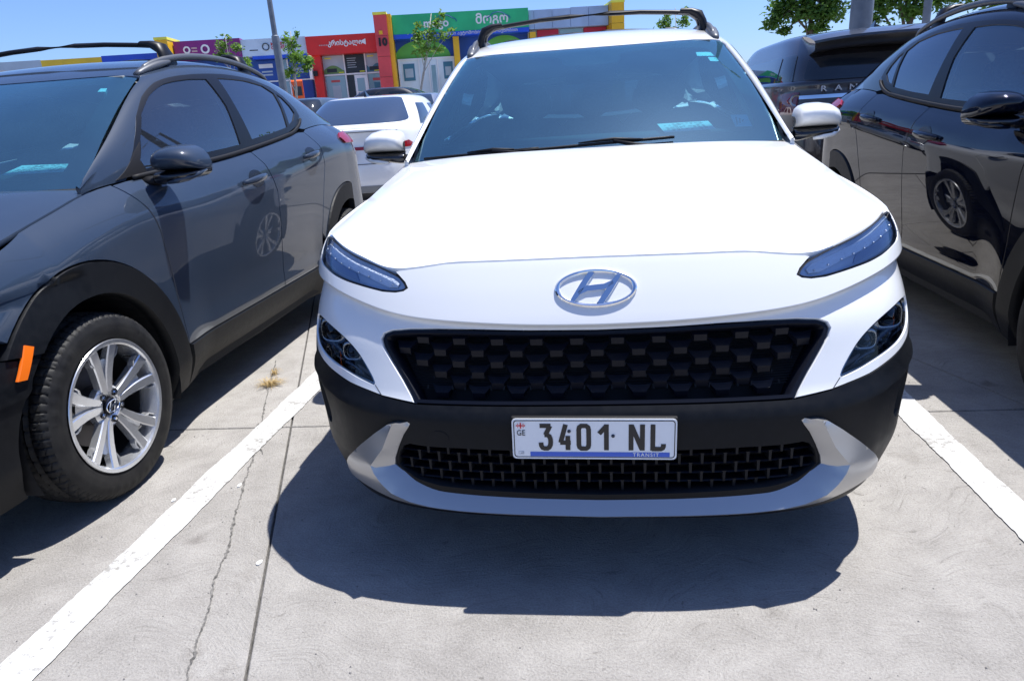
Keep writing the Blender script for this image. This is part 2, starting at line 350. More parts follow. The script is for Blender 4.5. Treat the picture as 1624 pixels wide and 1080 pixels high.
# the front edge of the hood as a curve on the skin, s = 0 (centre) .. 1 (outer corner)
_he=np.array([(0,.8622),(.1291,.8613),(.2375,.8605),(.2825,.8587),(.3266,.8505),(.3902,.8425),(.4148,.8513),(.4484,.8633),(.4923,.8759),(.5356,.8884),(.5775,.8988),(.635,.907),(.705,.9075)])
def _mkhe():
    q=np.concatenate([np.linspace(_he[i,0],_he[i+1,0],6,endpoint=False) for i in range(len(_he)-1)]+[[_he[-1,0]]]); z=np.interp(q,_he[:,0],_he[:,1])
    P=belt(q,z); return P
_HP=_mkhe(); _hs=_HP[:,0]/_HP[-1,0]
_sm=np.linspace(0,1,14); hfx=Spl(_sm,np.interp(_sm,_hs,_HP[:,0])); hfy=Spl(_sm,np.interp(_sm,_hs,_HP[:,1])); hfz=Spl(_sm,np.interp(_sm,_hs,_HP[:,2]))
def hood(s,t):
    """s across -1..1, t from nose (0) to cowl (1)"""
    s=np.asarray(s,float); t=np.asarray(t,float); a=np.abs(s); sg=np.where(s<0,-1.,1.)
    P0=np.stack([hfx(a),hfy(a),hfz(a)],-1); xr=.745*a
    P1=np.stack([xr,cow_y(xr),cow_z(xr)],-1)
    L=P1[...,1]-P0[...,1]
    m0z=(.62-.36*a**2)*L*.62; m1z=(.085+.09*a**2)*L
    h00=2*t**3-3*t**2+1;h10=t**3-2*t**2+t;h01=-2*t**3+3*t**2;h11=t**3-t**2
    z=P0[...,2]*h00+m0z*h10+P1[...,2]*h01+m1z*h11
    x=P0[...,0]*(1-t)+P1[...,0]*t; y=P0[...,1]*(1-t)+P1[...,1]*t
    # the two soft power lines
    z=z+.010*np.exp(-np.sqrt((a-.64-.08*t)**2+.0004)/.07)*np.sin(np.pi*np.clip(t,0,1))**.8
    return np.stack([sg*x,y,z],-1)
# upper body: side glass, pillars and roof.  y along, w from the belt (0) over the cant rail (.62) to the roof centre (1)
xc_=Spl([.27,.6,.98,1.25,1.5,2.0,2.4,2.8,3.1],[.745,.692,.630,.637,.643,.637,.612,.57,.53])
zt_=Spl([.27,.6,.98,1.2,1.5,2.0,2.4,2.8,3.1],[1.072,1.258,1.455,1.498,1.518,1.505,1.455,1.365,1.27])
zr_=Spl([.27,.6,.90,1.0,1.12,1.28,1.5,1.9,2.3,2.7,2.95,3.15],[1.13,1.32,1.478,1.514,1.548,1.578,1.597,1.590,1.548,1.475,1.40,1.28])
_wk=np.array([0,.18,.36,.54,.66,.76,.88,1.0])
def upper(y,w):
    y=np.asarray(y,float); w=np.asarray(w,float); y,w=np.broadcast_arrays(y,w)
    sg=np.where(w>1,-1.,1.); w=np.where(w>1,2-w,w)
    xe,zb=xe_(y)+.0,zs_(y); xc,zt,zr=xc_(y),zt_(y),zr_(y)
    bx=.012*sstep(.3,.7,y)
    X=[xe,xe+(xc-xe)*.27+bx*.8,xe+(xc-xe)*.58+bx,xe+(xc-xe)*.93+bx*.35,xc-.035,xc*.80,xc*.42,0*y]
    Z=[zb,zb+(zt-zb)*.345,zb+(zt-zb)*.68,zb+(zt-zb)*.965,zt+(zr-zt)*.34,zt+(zr-zt)*.70,zr-(zr-zt)*.075,zr]
    # evaluate a spline in w with shared knots
    n=len(_wk); h=np.diff(_wk); A=np.eye(n)
    for i in range(1,n-1): A[i,i-1]=h[i-1];A[i,i]=2*(h[i-1]+h[i]);A[i,i+1]=h[i]
    A[n-1,n-2]=h[-1];A[n-1,n-1]=2*h[-1]
    Ai=np.linalg.inv(A)
    def ev(C,symm):
        C=np.stack(C,0); b=np.zeros_like(C)
        for i in range(1,n-1): b[i]=6*((C[i+1]-C[i])/h[i]-(C[i]-C[i-1])/h[i-1])
        if symm: b[n-1]=6*(0-(C[n-1]-C[n-2])/h[-1])
        else: b[n-1]=0*C[0]
        if not symm:
            A2=A.copy(); A2[n-1]=0; A2[n-1,n-1]=1; m=np.tensordot(np.linalg.inv(A2),b,1)
        else: m=np.tensordot(Ai,b,1)
        i=np.clip(np.searchsorted(_wk,w)-1,0,n-2); hh=h[i]; a=(w-_wk[i])/hh
        tk=lambda Q,k: np.take_along_axis(Q,k[None],0)[0]
        y0,y1,m0,m1=tk(C,i),tk(C,i+1),tk(m,i),tk(m,i+1)
        return (1-a)*y0+a*y1+hh*hh/6*(((1-a)**3-(1-a))*m0+(a**3-a)*m1)
    return np.stack([sg*ev(X,False),y,ev(Z,True)],-1)
def w_of_x(y,x):
    """cross parameter where the upper skin reaches half width x at station y"""
    w=np.linspace(.45,1,221); X=upper(np.full(221,y),w)[:,0]; return float(np.interp(-x,-X,w))
def ytop(s): return .975-.070*(1-s*s)
_ss=np.linspace(0,1,15); _wz=Spl(_ss,[float(upper(np.array(ytop(q)),np.array(w_of_x(ytop(q),.600*q)))[2])-.003 for q in _ss])
def windshield(s,t):
    """s across -1..1, t from cowl (0) to header (1)"""
    s=np.asarray(s,float); t=np.asarray(t,float)
    bx=.722*s; by=.305-.17*(1-s*s); bz=1.052+.012*(1-s*s)
    tx=.600*s; ty=ytop(s); tz=_wz(np.abs(s))
    x=bx*(1-t)+tx*t; y=by*(1-t)+ty*t; z=bz*(1-t)+tz*t
    z=z+.028*np.sin(np.pi*np.clip(t,-.1,1.1))*(1-.35*s*s); y=y-.018*np.sin(np.pi*np.clip(t,-.1,1.1))
    return np.stack([x,y,z],-1)
# ================================================================ compact crossover (three of them stand in the bays)
CACHE={}
def shared(key,name,parent,material,fn):
    """the mesh of fn(name, material, parent) is built once and shared by the copies"""
    if key in CACHE: return link(name,CACHE[key],parent,material)
    o=fn(name,material,parent); CACHE[key]=o.data; return o
def arch(cy,cz,r,a0,a1,n,sx=1.): 
    return [(cy+sx*r*math.cos(math.radians(a0+(a1-a0)*i/n)),cz+r*math.sin(math.radians(a0+(a1-a0)*i/n))) for i in range(n+1)]
_yq=np.linspace(-.1,1.0,3); 
def qy(y):
    """belt parameter for a station y on the flank (front arc included, at mid height)"""
    if y>=YB: return 1+y-YB if y<=YR else QS
    qs=np.linspace(.3,1,700); P=belt(qs,np.full(700,.65)); return float(np.interp(y,P[:,1],qs))
def Y(l): return [(qy(a),b) for a,b in l]
DRL=[(.353,.8003),(.3608,.7937),(.3773,.79),(.4046,.7908),(.434,.7964),(.4705,.8033),(.5071,.8096),(.5461,.818),(.5883,.829),(.6328,.8373),(.6512,.8517),(.665,.8726),(.6747,.8868),(.69,.9005),(.641,.9042),(.5775,.8958),(.5356,.8854),(.4923,.8729),(.4484,.8603),(.4148,.8483),(.3902,.8373),(.373,.8278),(.3595,.8133)]
LAMP=[(.664,.684),(.672,.662),(.662,.638),(.6252,.6155),(.58,.6016),(.5366,.5917),(.4938,.5806),(.4589,.5685),(.4325,.5605),(.414,.555),(.4209,.5744),(.4355,.599),(.454,.6252),(.4761,.6463),(.5095,.6671),(.5539,.6823),(.6093,.6913)]
GRILLE_R=[(0,.6898),(.1203,.6923),(.2244,.6971),(.2945,.699),(.3493,.6976),(.3876,.6922),(.4026,.6839),(.4065,.6709),(.3996,.6512),(.3824,.6216),(.3562,.5758),(.3372,.5368),(.3302,.5235),(.2506,.5240),(.1489,.5235),(0,.523)]
CLADTOP=[(.3982,.532),(.4322,.5403),(.4769,.5497),(.5206,.5631),(.575,.578),(.63,.595),(.675,.622),(.702,.655),(.715,.695)]
SILVER=[(.345,.4683),(.352,.4738),(.3724,.4723),(.39,.4654),(.4181,.4386),(.4632,.3905),(.5079,.3383),(.5238,.3157),(.531,.2907),(.5296,.2668),(.4927,.2560),(.4556,.2458),(.4181,.2363),(.352,.2321),(.2739,.2300),(.1609,.2265),(0,.2234)]
SILVER_IN=[(0,.2839),(.1184,.2872),(.2261,.2929),(.298,.298),(.3521,.3096),(.3801,.3292),(.3938,.3427),(.3909,.3628),(.3781,.3981),(.364,.4322),(.3513,.4548)]
RIDGE_R=[(.3722,.4725),(.3862,.4383),(.4016,.3982),(.4318,.346),(.4258,.3253),(.4141,.300),(.3993,.2777),(.3634,.2612),(.326,.2544),(.2698,.2507),(.1585,.2479),(0,.2443)]
def seg_dist(A,poly):
    A=np.asarray(A,float); d=np.full(len(A),9.)
    for i in range(len(poly)-1):
        a=np.array(poly[i],float); b=np.array(poly[i+1],float); ab=b-a; t=np.clip(((A-a)@ab)/(ab@ab+1e-12),0,1); d=np.minimum(d,np.linalg.norm(A-a-t[:,None]*ab,axis=1))
    return d
def full(right): 
    """mirror an open right-half loop that starts and ends on the centre line"""
    l=[(-a,b) for a,b in right[::-1] if a>1e-9]; return right+l
def sym(right,name,surf,material,parent,labels=None,**kw):
    pass
HOOD_END=_he[:,0:2]
R_OUT,R_IN=.497,.392
def arch_out(cy,a0,a1,n=26): return arch(cy,.345,R_OUT,a0,a1,n,1.0)
def arch_in(cy,a0,a1,n=26): return arch(cy,.334,R_IN,a0,a1,n)
def ray_line(a,b,n): return [tuple(np.array(a)+(np.array(b)-np.array(a))*i/n) for i in range(n+1)]
DOOR_F=[(.405,1.06),(.447,.96),(.472,.873),(.486,.72),(.492,.587),(.512,.385)]
DOOR_M=[(1.470,1.115),(1.520,.97),(1.540,.90),(1.520,.72),(1.508,.60),(1.506,.385)]
DOOR_R=[(2.235,1.19),(2.27,1.08),(2.262,.98),(2.20,.86),(2.135,.72),(2.088,.58),(2.066,.385)]
SLOT=[(.612,.498),(.640,.505),(.638,.44),(.628,.372),(.606,.385),(.600,.43)]
INTAKE_R=[(0,.400),(.1365,.408),(.25,.411),(.352,.4105),(.366,.403),(.379,.380),(.384,.3628),(.386,.344),(.376,.332),(.350,.3140),(.298,.303),(.2261,.298),(.1184,.2925),(0,.289)]
def glyph(ch):
    G_={'3':[[(-.06,1),(.66,1)],[(.62,1.0),(.31,.60)],[(.24,.60),(.42,.60),(.56,.54),(.63,.42),(.64,.30),(.62,.16),(.54,.05),(.42,0),(.22,0),(.10,.03),(.02,.12),(0,.26)]],
     '4':[[(.36,1.06),(.0,.26)],[(-.03,.26),(.70,.26)],[(.50,.56),(.50,-.07)]],
     '0':[[(.16,0),(.48,0),(.6,.06),(.64,.16),(.64,.84),(.6,.94),(.48,1),(.16,1),(.04,.94),(0,.84),(0,.16),(.04,.06),(.16,0)]],
     '1':[[(.32,1.07),(.32,-.07)],[(-.04,.66),(.32,1.0)]],
     'N':[[(0,-.07),(0,1.07)],[(.02,1.02),(.60,-.02)],[(.62,-.07),(.62,1.07)]],'L':[[(0,1.07),(0,-.07)],[(-.05,0),(.42,0),(.52,.04),(.56,.12),(.56,.22)]],
     'D':[[(0,-.07),(0,1.07)],[(-.05,1),(.34,1),(.52,.92),(.6,.74),(.6,.26),(.52,.08),(.34,0),(-.05,0)]]}
    return G_[ch]
def stroke_text(mb,text,x0,z0,h,sp,w,y,adv=None,wide=1.0):
    x=x0
    for ch in text:
        if ch==' ': x+=h*.38; continue
        wd=0
        for si,st in enumerate(glyph(ch)):
            P=[np.array((x+a*h*.78*wide,z0+b*h)) for a,b in st]; wd=max(wd,max(a for a,b in st)*h*.78*wide)
            # mitred strip
            n=len(P); closed=np.allclose(P[0],P[-1]); L=[];R=[]
            for i in range(n):
                if closed: a=P[i-1] if i>0 else P[n-2]; b=P[i+1] if i<n-1 else P[1]
                else: a=P[max(i-1,0)]; b=P[min(i+1,n-1)]
                d1=P[i]-a; d2=b-P[i]
                if np.linalg.norm(d1)<1e-9: d1=d2
                if np.linalg.norm(d2)<1e-9: d2=d1
                d1/=np.linalg.norm(d1); d2/=np.linalg.norm(d2); n1=np.array((-d1[1],d1[0])); n2=np.array((-d2[1],d2[0])); m=n1+n2; l=np.linalg.norm(m); m=m/l if l>1e-6 else n1
                k=1/max(.55,abs(m@n1)); L.append(P[i]+m*w/2*k); R.append(P[i]-m*w/2*k)
            ys_=y-.0002*si; V=[(p[0],ys_,p[1]) for p in L]+[(p[0],ys_,p[1]) for p in R]; mb.add(V,[(i,i+1,n+i+1,n+i) for i in range(n-1)])
        x+=wd+sp
    return x
def text_obj(name,body,size,material,parent,loc,rot=(math.pi/2,0,0),depth=.0005,align='CENTER',sx=1.0,space=1.0,bold=0.):
    c=bpy.data.curves.new(name,'FONT'); c.body=body; c.size=size; c.align_x=align; c.extrude=depth; c.space_character=space; c.offset=bold; c.resolution_u=3
    o=bpy.data.objects.new(name,c); COL.objects.link(o)
    dg=bpy.context.evaluated_depsgraph_get(); me=bpy.data.meshes.new_from_object(o.evaluated_get(dg)); bpy.data.objects.remove(o)
    me.name=name; me.materials.clear(); o=link(name,me,parent,material); o.location=loc; o.rotation_euler=rot; o.scale=(sx,1,1); return o
def make_wheel(parent,x,y,side,steer=0.):
    """alloy wheel, axle along x; side +1 = outer face towards +x"""
    w=empty('wheel',(x,y,.334),0); w.parent=parent; w.rotation_euler=(0,0,(0 if side>0 else math.pi)+steer)
    def tyre(n,m,p):
        R=.334; prof=[(-.098,.230),(-.107,.243),(-.111,.266),(-.110,.288),(-.102,.312),(-.088,.325),(-.070,.3305),(0,.334),(.070,.3305),(.088,.325),(.102,.312),(.110,.288),(.111,.266),(.107,.243),(.098,.230)]
        # cut the tread: grooves along and sipes across
        fine=[]
        for i in range(len(prof)-1):
            k=6 if 5<=i<=8 else 3
            for j in range(k): fine.append(tuple(np.array(prof[i])*(1-j/k)+np.array(prof[i+1])*j/k))
        fine.append(prof[-1]); n_=360; Pm=np.zeros((len(fine),n_,3))
        for i,(h,r) in enumerate(fine):
            for k in range(n_):
                t=2*math.pi*k/n_; rr=r
                if abs(h)<.098:
                    if min(abs(h-g) for g in(-.052,-.018,.018,.052))<.0055: rr-=.009
                    if (abs(h)>.058 and k%5<1) or (k+int(h*300))%9<1: rr-=.005
                if .262<r<.312 and abs(h)>.1 and False: pass
                hh=h
                if r>.275 and r<.297 and abs(h)>.1 and (k%120)<50 and k%8<4: hh=h*1.012
                Pm[i,k]=(hh,rr*math.cos(t),rr*math.sin(t))
        mb=MB(); mb.grid(Pm,True); return mb.build(n,m,p,smooth=True,auto=38)
    shared('tyre','tyre',w,'tyre',tyre)
    def rim(n,m,p):
        mb=MB(); mb.lathe([(-.09,.2),(-.095,.230),(-.088,.236),(-.07,.213),(.05,.206),(.085,.216),(.100,.226),(.1075,.2355),(.1105,.2335),(.109,.222),(.104,.2165),(.085,.212),(.06,.208)],64)
        mb.lathe([(.062,.0),(.062,.030)],24)
        # hub: five lobed disc
        prof=[]
        for r_,h_ in ((.030,.066),(.045,.078),(.060,.076),(.074,.066),(.078,.045)): prof.append((h_,r_))
        mb.lathe(prof,40)
        # five pairs of spokes with a shallow valley between them
        for k in range(5):
            t0=2*math.pi*k/5+math.pi/2
            for s in (-1,1):
                secs=[]
                for j,(r,off,wd,hf) in enumerate([(.045,.012,.012,.078),(.085,.0165,.0145,.083),(.125,.0235,.0170,.089),(.165,.034,.0190,.096),(.200,.046,.0205,.103),(.222,.054,.0215,.107)]):
                    ctr=np.array((r,s*off)); a=t0
                    def pt(lat,h): 
                        u,v=ctr[0],ctr[1]+lat; return (h,u*math.cos(a)-v*math.sin(a),u*math.sin(a)+v*math.cos(a))
                    dp=.030 if r<.2 else .024
                    secs.append([pt(-wd*1.05,hf-dp),pt(-wd,hf-.004),pt(-wd*.78,hf),pt(wd*.78,hf-.002),pt(wd,hf-.006),pt(wd*1.05,hf-dp)])
                mb.grid(np.array(secs)); 
            # web joining the pair near the hub and the branch at the rim
            V=[]
            for r,lw,h in ((.05,.012,.066),(.10,.016,.070),(.150,.024,.076),(.170,.030,.078)):
                for lat in (-lw,lw): V.append((h,r*math.cos(t0)-lat*math.sin(t0),r*math.sin(t0)+lat*math.cos(t0)))
            mb.add(V,[(0,1,3,2),(2,3,5,4),(4,5,7,6)])
            for s in (-1,1):
                a=t0
                def pt(u,v,h): return (h,u*math.cos(a)-v*math.sin(a),u*math.sin(a)+v*math.cos(a))
                A=[(.150,.027*s),(.172,.066*s),(.196,.075*s)]
                secs=[]
                for (u,v),wd,h in zip(A,(.008,.008,.011),(.090,.094,.099)):
                    secs.append([pt(u-wd,v,h-.02),pt(u-wd*.6,v,h),pt(u+wd*.6,v,h),pt(u+wd,v,h-.02)])
                mb.grid(np.array(secs))
        o=mb.build(n,m,p,smooth=True,auto=32); return o
    r=shared('rim','rim',w,'alloy',rim)
    def pock(n,m,p):
        mb=MB()
        for k in range(5):
            a=2*math.pi*k/5+math.pi/2+math.pi/5; c=np.array((.085,.050*math.cos(a),.050*math.sin(a)))
            mb.lathe([(-.022,.0115),(.0,.0115)],14,0,c)
        return mb.build(n,m,p,smooth=True)
    def nuts(n,m,p):
        return MB().lathe([(-.014,.0),(-.002,.0),(-.002,.0055),(-.006,.0075),(-.02,.0078)],6,0,(0,0,0)).build(n,m,p)
    for k in range(5):
        a=2*math.pi*k/5+math.pi/2+math.pi/5
        o=shared('nut','wheel_nut',w,'chrome',nuts); o.location=(.086,.050*math.cos(a),.050*math.sin(a))
        o=shared('nutpock','nut_pocket',w,'matt_black',lambda n,m,p: MB().lathe([(-.03,.0),(-.012,.0),(-.012,.0105),(.0005,.0118),(.0005,.0128),(-.03,.0128)],16).build(n,m,p,smooth=True,auto=40)); o.location=(.0805,.050*math.cos(a),.050*math.sin(a))
    shared('cap','hub_cap',w,'gloss_black',lambda n,m,p: MB().lathe([(.060,.0295),(.078,.0290),(.081,.0262),(.0825,.0001)],28).build(n,m,p,smooth=True,auto=40))
    def badge(n,m,p):
        return emblem_mesh(n,m,p,.036,.022,.0016,axis='x',x0=.0832)
    shared('capbadge','cap_badge',w,'chrome',badge)
    shared('disc','brake_disc',w,'disc_metal',lambda n,m,p: MB().lathe([(.0,.07),(.0,.142),(-.02,.142),(-.02,.07)],48).lathe([(.0,.07),(.05,.066),(.05,.0)],24).build(n,m,p,smooth=True,auto=35))
    o=shared('caliper','brake_caliper',w,'dull_metal',lambda n,m,p: MB().box((-.01,0,0),(.07,.13,.055),0,.012).build(n,m,p)); o.location=(0,(-.115 if side>0 else .115),.055); o.rotation_euler=(math.radians(-60 if side>0 else 60),0,0)
    shared('barrel','wheel_barrel',w,'void_black',lambda n,m,p: MB().lathe([(-.06,.0),(-.06,.205),(.045,.197)],40).build(n,m,p,smooth=True,auto=40))
    o=shared('valve','valve',w,'chrome',lambda n,m,p: MB().lathe([(0,.0),(0,.004),(-.03,.004)],8).build(n,m,p)); o.location=(.090,.14,.135)
    return w
def emblem_mesh(n,m,p,a,b,r,axis='y',x0=0.):
    """slanted H inside an ellipse; drawn in (u,v), thickness along the axis"""
    mb=MB(); k=44
    def put(u,v,h): return (u,h,v) if axis=='y' else (h,u,v)
    # ring: raised band with a rounded section
    rows=[]
    for f,h in ((1.0,0),(1.0,-.6),(.965,-1.),(.92,-.9),(.885,-.5),(.875,0)):
        rows.append([put(a*f*math.cos(2*math.pi*i/k),(b-(1-f)*a)*math.sin(2*math.pi*i/k),x0+ (h if axis=='y' else -h)*r*2.2) for i in range(k)])
    mb.grid(np.array(rows),True)
    def stroke(pts,w0):
        secs=[]
        P=[np.array(q,float)*np.array((a,b)) for q in pts]
        for i in range(len(P)):
            d=P[min(i+1,len(P)-1)]-P[max(i-1,0)]; d/=np.linalg.norm(d); nn=np.array((-d[1],d[0])); w=w0[i]*b
            q=[P[i]-nn*w,P[i]-nn*w*.75,P[i]+nn*w*.75,P[i]+nn*w]; hh=(0,-1,-1,0)
            secs.append([put(x[0],x[1],x0+(h_ if axis=='y' else -h_)*r*1.9) for x,h_ in zip(q,hh)])
        mb.grid(np.array(secs))
    stroke([(-.60,-.72),(-.46,-.30),(-.30,.20),(-.08,.84)],(.12,.17,.19,.17))
    stroke([(.60,.72),(.46,.30),(.30,-.20),(.08,-.84)],(.12,.17,.19,.17))
    stroke([(-.42,-.25),(-.22,-.02),(0,.02),(.22,.06),(.42,.28)],(.12,.18,.19,.18,.12))
    return mb.build(n,m,p,smooth=True,auto=35)
def grille_cell_mesh(n,m,p):
    """one funnel shaped pressing: broad upper wing falling forward to a narrow upright face, x across, y out (-), z up"""
    V=[(-.032,.012,.0175),(-.0175,.006,.0145),(.0175,.006,.0145),(.032,.012,.0175),(-.0165,-.011,.0050),(.0165,-.011,.0050),(-.0155,-.0100,-.0120),(.0155,-.0100,-.0120),(-.031,.022,.014),(.031,.022,.014),(-.0155,.022,-.016),(.0155,.022,-.016),(-.035,.014,.0195),(.035,.014,.0195),(-.0175,.009,.0165),(.0175,.009,.0165)]
    F=[(1,4,5,2),(0,4,1),(2,5,3),(4,6,7,5),(0,8,10,6,4),(3,5,7,11,9),(6,10,11,7),(12,0,1,14),(15,2,3,13),(14,1,2,15)]
    return MB().add(V,F).build(n,m,p)
def build_crossover(loc,body,label,rz=0.,front=True,steer=0.,group=None):
    root=empty('parked_car',loc,rz,label,'car',group)
    R=root
    def bp(key,name,material,loops,off=0.,step=.03,thick=.02,gap=.0038,parent=None,surf=belt,**kw):
        return shared(key,name,parent or R,material,lambda n,m,p: panel(n,loops,surf,m,p,off=off,step=step,thick=thick,gap=gap,**kw))
    for sd in (1,-1):
        mm=(lambda l: l) if sd>0 else mir; k=str(sd)
        # ---- flank panels
        top=[(qy(y),float(zs_(y))) for y in np.linspace(-.43,.405,14)]
        front_e=[(.69,.9045),(.679,.886),(.668,.870),(.657,.853),(.70,.805),(.742,.752)]
        fender=top[::-1]+front_e[0:]+Y(arch_out(0,137,12,24))+Y(DOOR_F[::-1])[0:-1]
        bp('fender'+k,'fender',body,[mm(fender)],step=.028)
        d1=Y(DOOR_F)+Y([(1.0,.385)])+Y(DOOR_M[::-1])+[(qy(y),float(zs_(y))) for y in np.linspace(1.40,.48,10)]
        fd=bp('fdoor'+k,'front_door',body,[mm(d1)],step=.028)
        d2=Y(DOOR_M)+Y([(1.8,.385)])+Y(DOOR_R[::-1])+[(qy(y),float(zs_(y))) for y in np.linspace(2.16,1.56,8)]
        rd=bp('rdoor'+k,'rear_door',body,[mm(d2)],step=.028)
        qp=Y(DOOR_R[0:-1])+Y(arch_out(2.6,158,30,22))+[(QS+.18,.60),(QS+.5,.58),(QS+.99,.58),(QS+.99,1.16),(QS+.5,1.195)]+[(qy(y),float(zs_(y))) for y in np.linspace(2.69,2.3,6)]
        bp('quarter'+k,'quarter_panel',body,[mm(qp)],step=.03)
        bk=Y([(-.30,.89),(.40,1.03),(1.5,1.085),(2.3,1.15),(2.6,1.15),(2.6,.9),(2.0,.80),(2.02,.33),(.55,.33),(.53,.80),(-.25,.80)])
        bp('back'+k,'inner_panel','void_black',[mm(bk)],off=-.022,thick=0,step=.06)
        # ---- cladding
        ac=Y(arch_out(0,143,-6,30))+Y([(.515,.20),(.40,.19)])+Y(arch_in(0,-22,133,30))
        bp('archf'+k,'wheel_arch_trim','cladding',[mm(ac)],off=.010,step=.022,thick=.05)
        sl=Y([(.522,.385),(1.2,.385),(2.06,.385),(2.10,.30),(2.2,.19),(1.3,.185),(.52,.20)])
        bp('sill'+k,'sill_trim','cladding',[mm(sl)],off=.008,step=.03,thick=.05)
        ar=Y(arch_out(2.6,196,32,30))+[(QS+.30,.52),(QS+.30,.22)]+Y(arch_in(2.6,-18,200,30))
        bp('archr'+k,'wheel_arch_trim','cladding',[mm(ar)],off=.010,step=.022,thick=.05)
        rb=[(QS+.30,.58),(QS+.99,.58),(QS+.99,.22),(QS+.30,.22)]
        bp('rbump'+k,'rear_bumper','cladding',[mm(rb)],off=.008,step=.04)
        # ---- upper body
        sw=lambda y,w,sd=sd: upper(y,w)*np.array([sd,1,1])
        fl=(sd<0)
        flp=not fl
        def up(key,name,material,loop,off=0.,**kw):
            kw.setdefault('step',.03)
            return shared(key+k,name,kw.pop('parent',R),material,lambda n,m,p: panel(n,[loop],sw,m,p,off=off,flip=fl,**kw))
        WT=.50
        fw=[(.62,.07),(.80,.065),(1.41,.055),(1.435,.30),(1.40,.49),(1.25,.50),(1.05,.50),(.90,.48),(.78,.44),(.68,.33),(.61,.17)]
        up('wf','front_side_window','side_glass',fw,off=-.004,thick=0,parent=fd)
        rw=[(1.545,.065),(1.80,.065),(2.045,.075),(2.085,.25),(2.10,.40),(2.00,.465),(1.8,.49),(1.51,.495),(1.52,.30)]
        up('wr','rear_side_window','privacy_glass',rw,off=-.004,thick=0,parent=rd)
        qg=[(2.085,.085),(2.17,.115),(2.255,.19),(2.24,.27),(2.19,.36),(2.135,.40),(2.115,.25)]
        up('wq','quarter_window','privacy_glass',qg,off=-.004,thick=0)
        outer=[(.505,.03),(.8,.022),(1.4,.018),(2.0,.022),(2.16,.05),(2.315,.15),(2.31,.24),(2.23,.39),(2.12,.475),(1.9,.525),(1.6,.54),(1.2,.54),(1.0,.535),(.86,.515),(.74,.46),(.64,.35),(.56,.22)]
        shared('winframe'+k,'window_frame',R,'frame_black',lambda n,m,p: panel(n,[outer,fw,rw,qg],sw,m,p,off=.001,flip=fl,thick=.02,step=.03))
        ap=[(.262,.50),(.262,.0),(.40,.0),(.49,.0),(.50,.028),(.56,.215),(.64,.345),(.74,.455),(.86,.512),(1.0,.533),(1.2,.538),(1.6,.538),(1.9,.522),(2.12,.472),(2.23,.388),(2.312,.24),(2.317,.15),(2.16,.045),(2.3,.0),(2.62,.0),(2.75,.20),(2.72,.45),(2.6,.66),(2.2,.668),(1.6,.67),(1.2,.67),(1.0,.665),(.95,.63),(.80,.612),(.60,.60),(.40,.585),(.30,.57)]
        up('apillar','pillar_and_cant_rail',body,ap,off=.0,thick=.015)
        cp=[(2.62,.0),(2.98,.0),(3.05,.25),(2.98,.5),(2.88,.70),(2.6,.66),(2.72,.45),(2.75,.20)]
        up('cpillar','rear_pillar_trim','gloss_black',cp,off=-.002,thick=.015)
        # belt moulding along the window foot
        def molding(n,m,p,sd=sd):
            ys=np.linspace(.52,2.05,40); P=upper(ys,np.full(40,.012)); P=np.concatenate([P,upper(np.array([2.10,2.16,2.21,2.255,2.29]),np.array([.018,.032,.052,.08,.115]))]); P[:,0]+=.006; P[:,0]*=sd
            return MB().tube(P,.011,8,flat=(.7,1)).build(n,m,p,smooth=True)
        shared('mold'+k,'belt_moulding',R,'matt_black',molding)
        # roof rail with two feet, a cross bar is a thing lower down
        def rail(n,m,p,sd=sd):
            ys=np.linspace(1.05,2.32,40); t=(ys-1.05)/1.27; P=upper(ys,np.full(40,.70)); lift=.036*np.sin(np.pi*np.clip(t,0,1))**.35; P[:,2]+=lift-.002; P[:,0]*=sd
            return MB().tube(P,[.010+.004*math.sin(math.pi*a)**.3 for a in t],8,flat=(1.0,1.15)).build(n,m,p,smooth=True)
        shared('rail'+k,'roof_rail',R,'satin_dark',rail)
        def railfoot(n,m,p,sd=sd):
            mb=MB(); ys=np.linspace(1.0,1.26,10); P=upper(ys,np.full(10,.695)); P[:,0]*=sd; t=np.linspace(0,1,10); P[:,2]+=.016*t
            mb.tube(P,.012+.012*np.sin(np.pi*t)**.8,8,flat=(1.15,.8)); return mb.build(n,m,p,smooth=True)
        shared('railf'+k,'rail_foot',R,'satin_dark',railfoot)
        # handles
        for dn,dp,(y0,y1,zc) in (('f',fd,(1.185,1.425,.985)),('r',rd,(1.955,2.175,1.055))):
            xs=float(G((y0+y1)/2,zc))
            def cup(n,m,p,y0=y0,y1=y1,zc=zc,sd=sd):
                loop=[(qy(y1-.075+.072*math.cos(a)),zc+.002+.043*math.sin(a)) for a in np.linspace(0,2*math.pi,25)[:-1]]
                V,F,N=panel_data([mm(loop)],belt,step=.012,thick=0,off=lambda A,yc=qy(y1-.075),z0=zc: .0015-.0*A[:,0])
                return mk(n,V,F,m,p,normals=N)
            shared('cup'+dn+k,'handle_recess_shade',dp,'handle_shade',cup)  # flat dark patch on the skin, painted as the shade inside the handle cup
            def hnd(n,m,p,y0=y0,y1=y1,zc=zc,sd=sd):
                ys=np.linspace(y0,y1,14); t=np.linspace(0,1,14); xs=np.array([float(G(y,zc)) for y in ys])
                P=np.stack([(xs+.012+.022*np.sin(np.pi*t)**.45)*sd,ys,zc-.006+.018*t],-1); return MB().tube(P,.006+.0105*np.sin(np.pi*np.clip(t,.02,.98))**.5,10,flat=(.75,1.15)).build(n,m,p,smooth=True)
            shared('handle'+dn+k,'door_handle',dp,body,hnd)
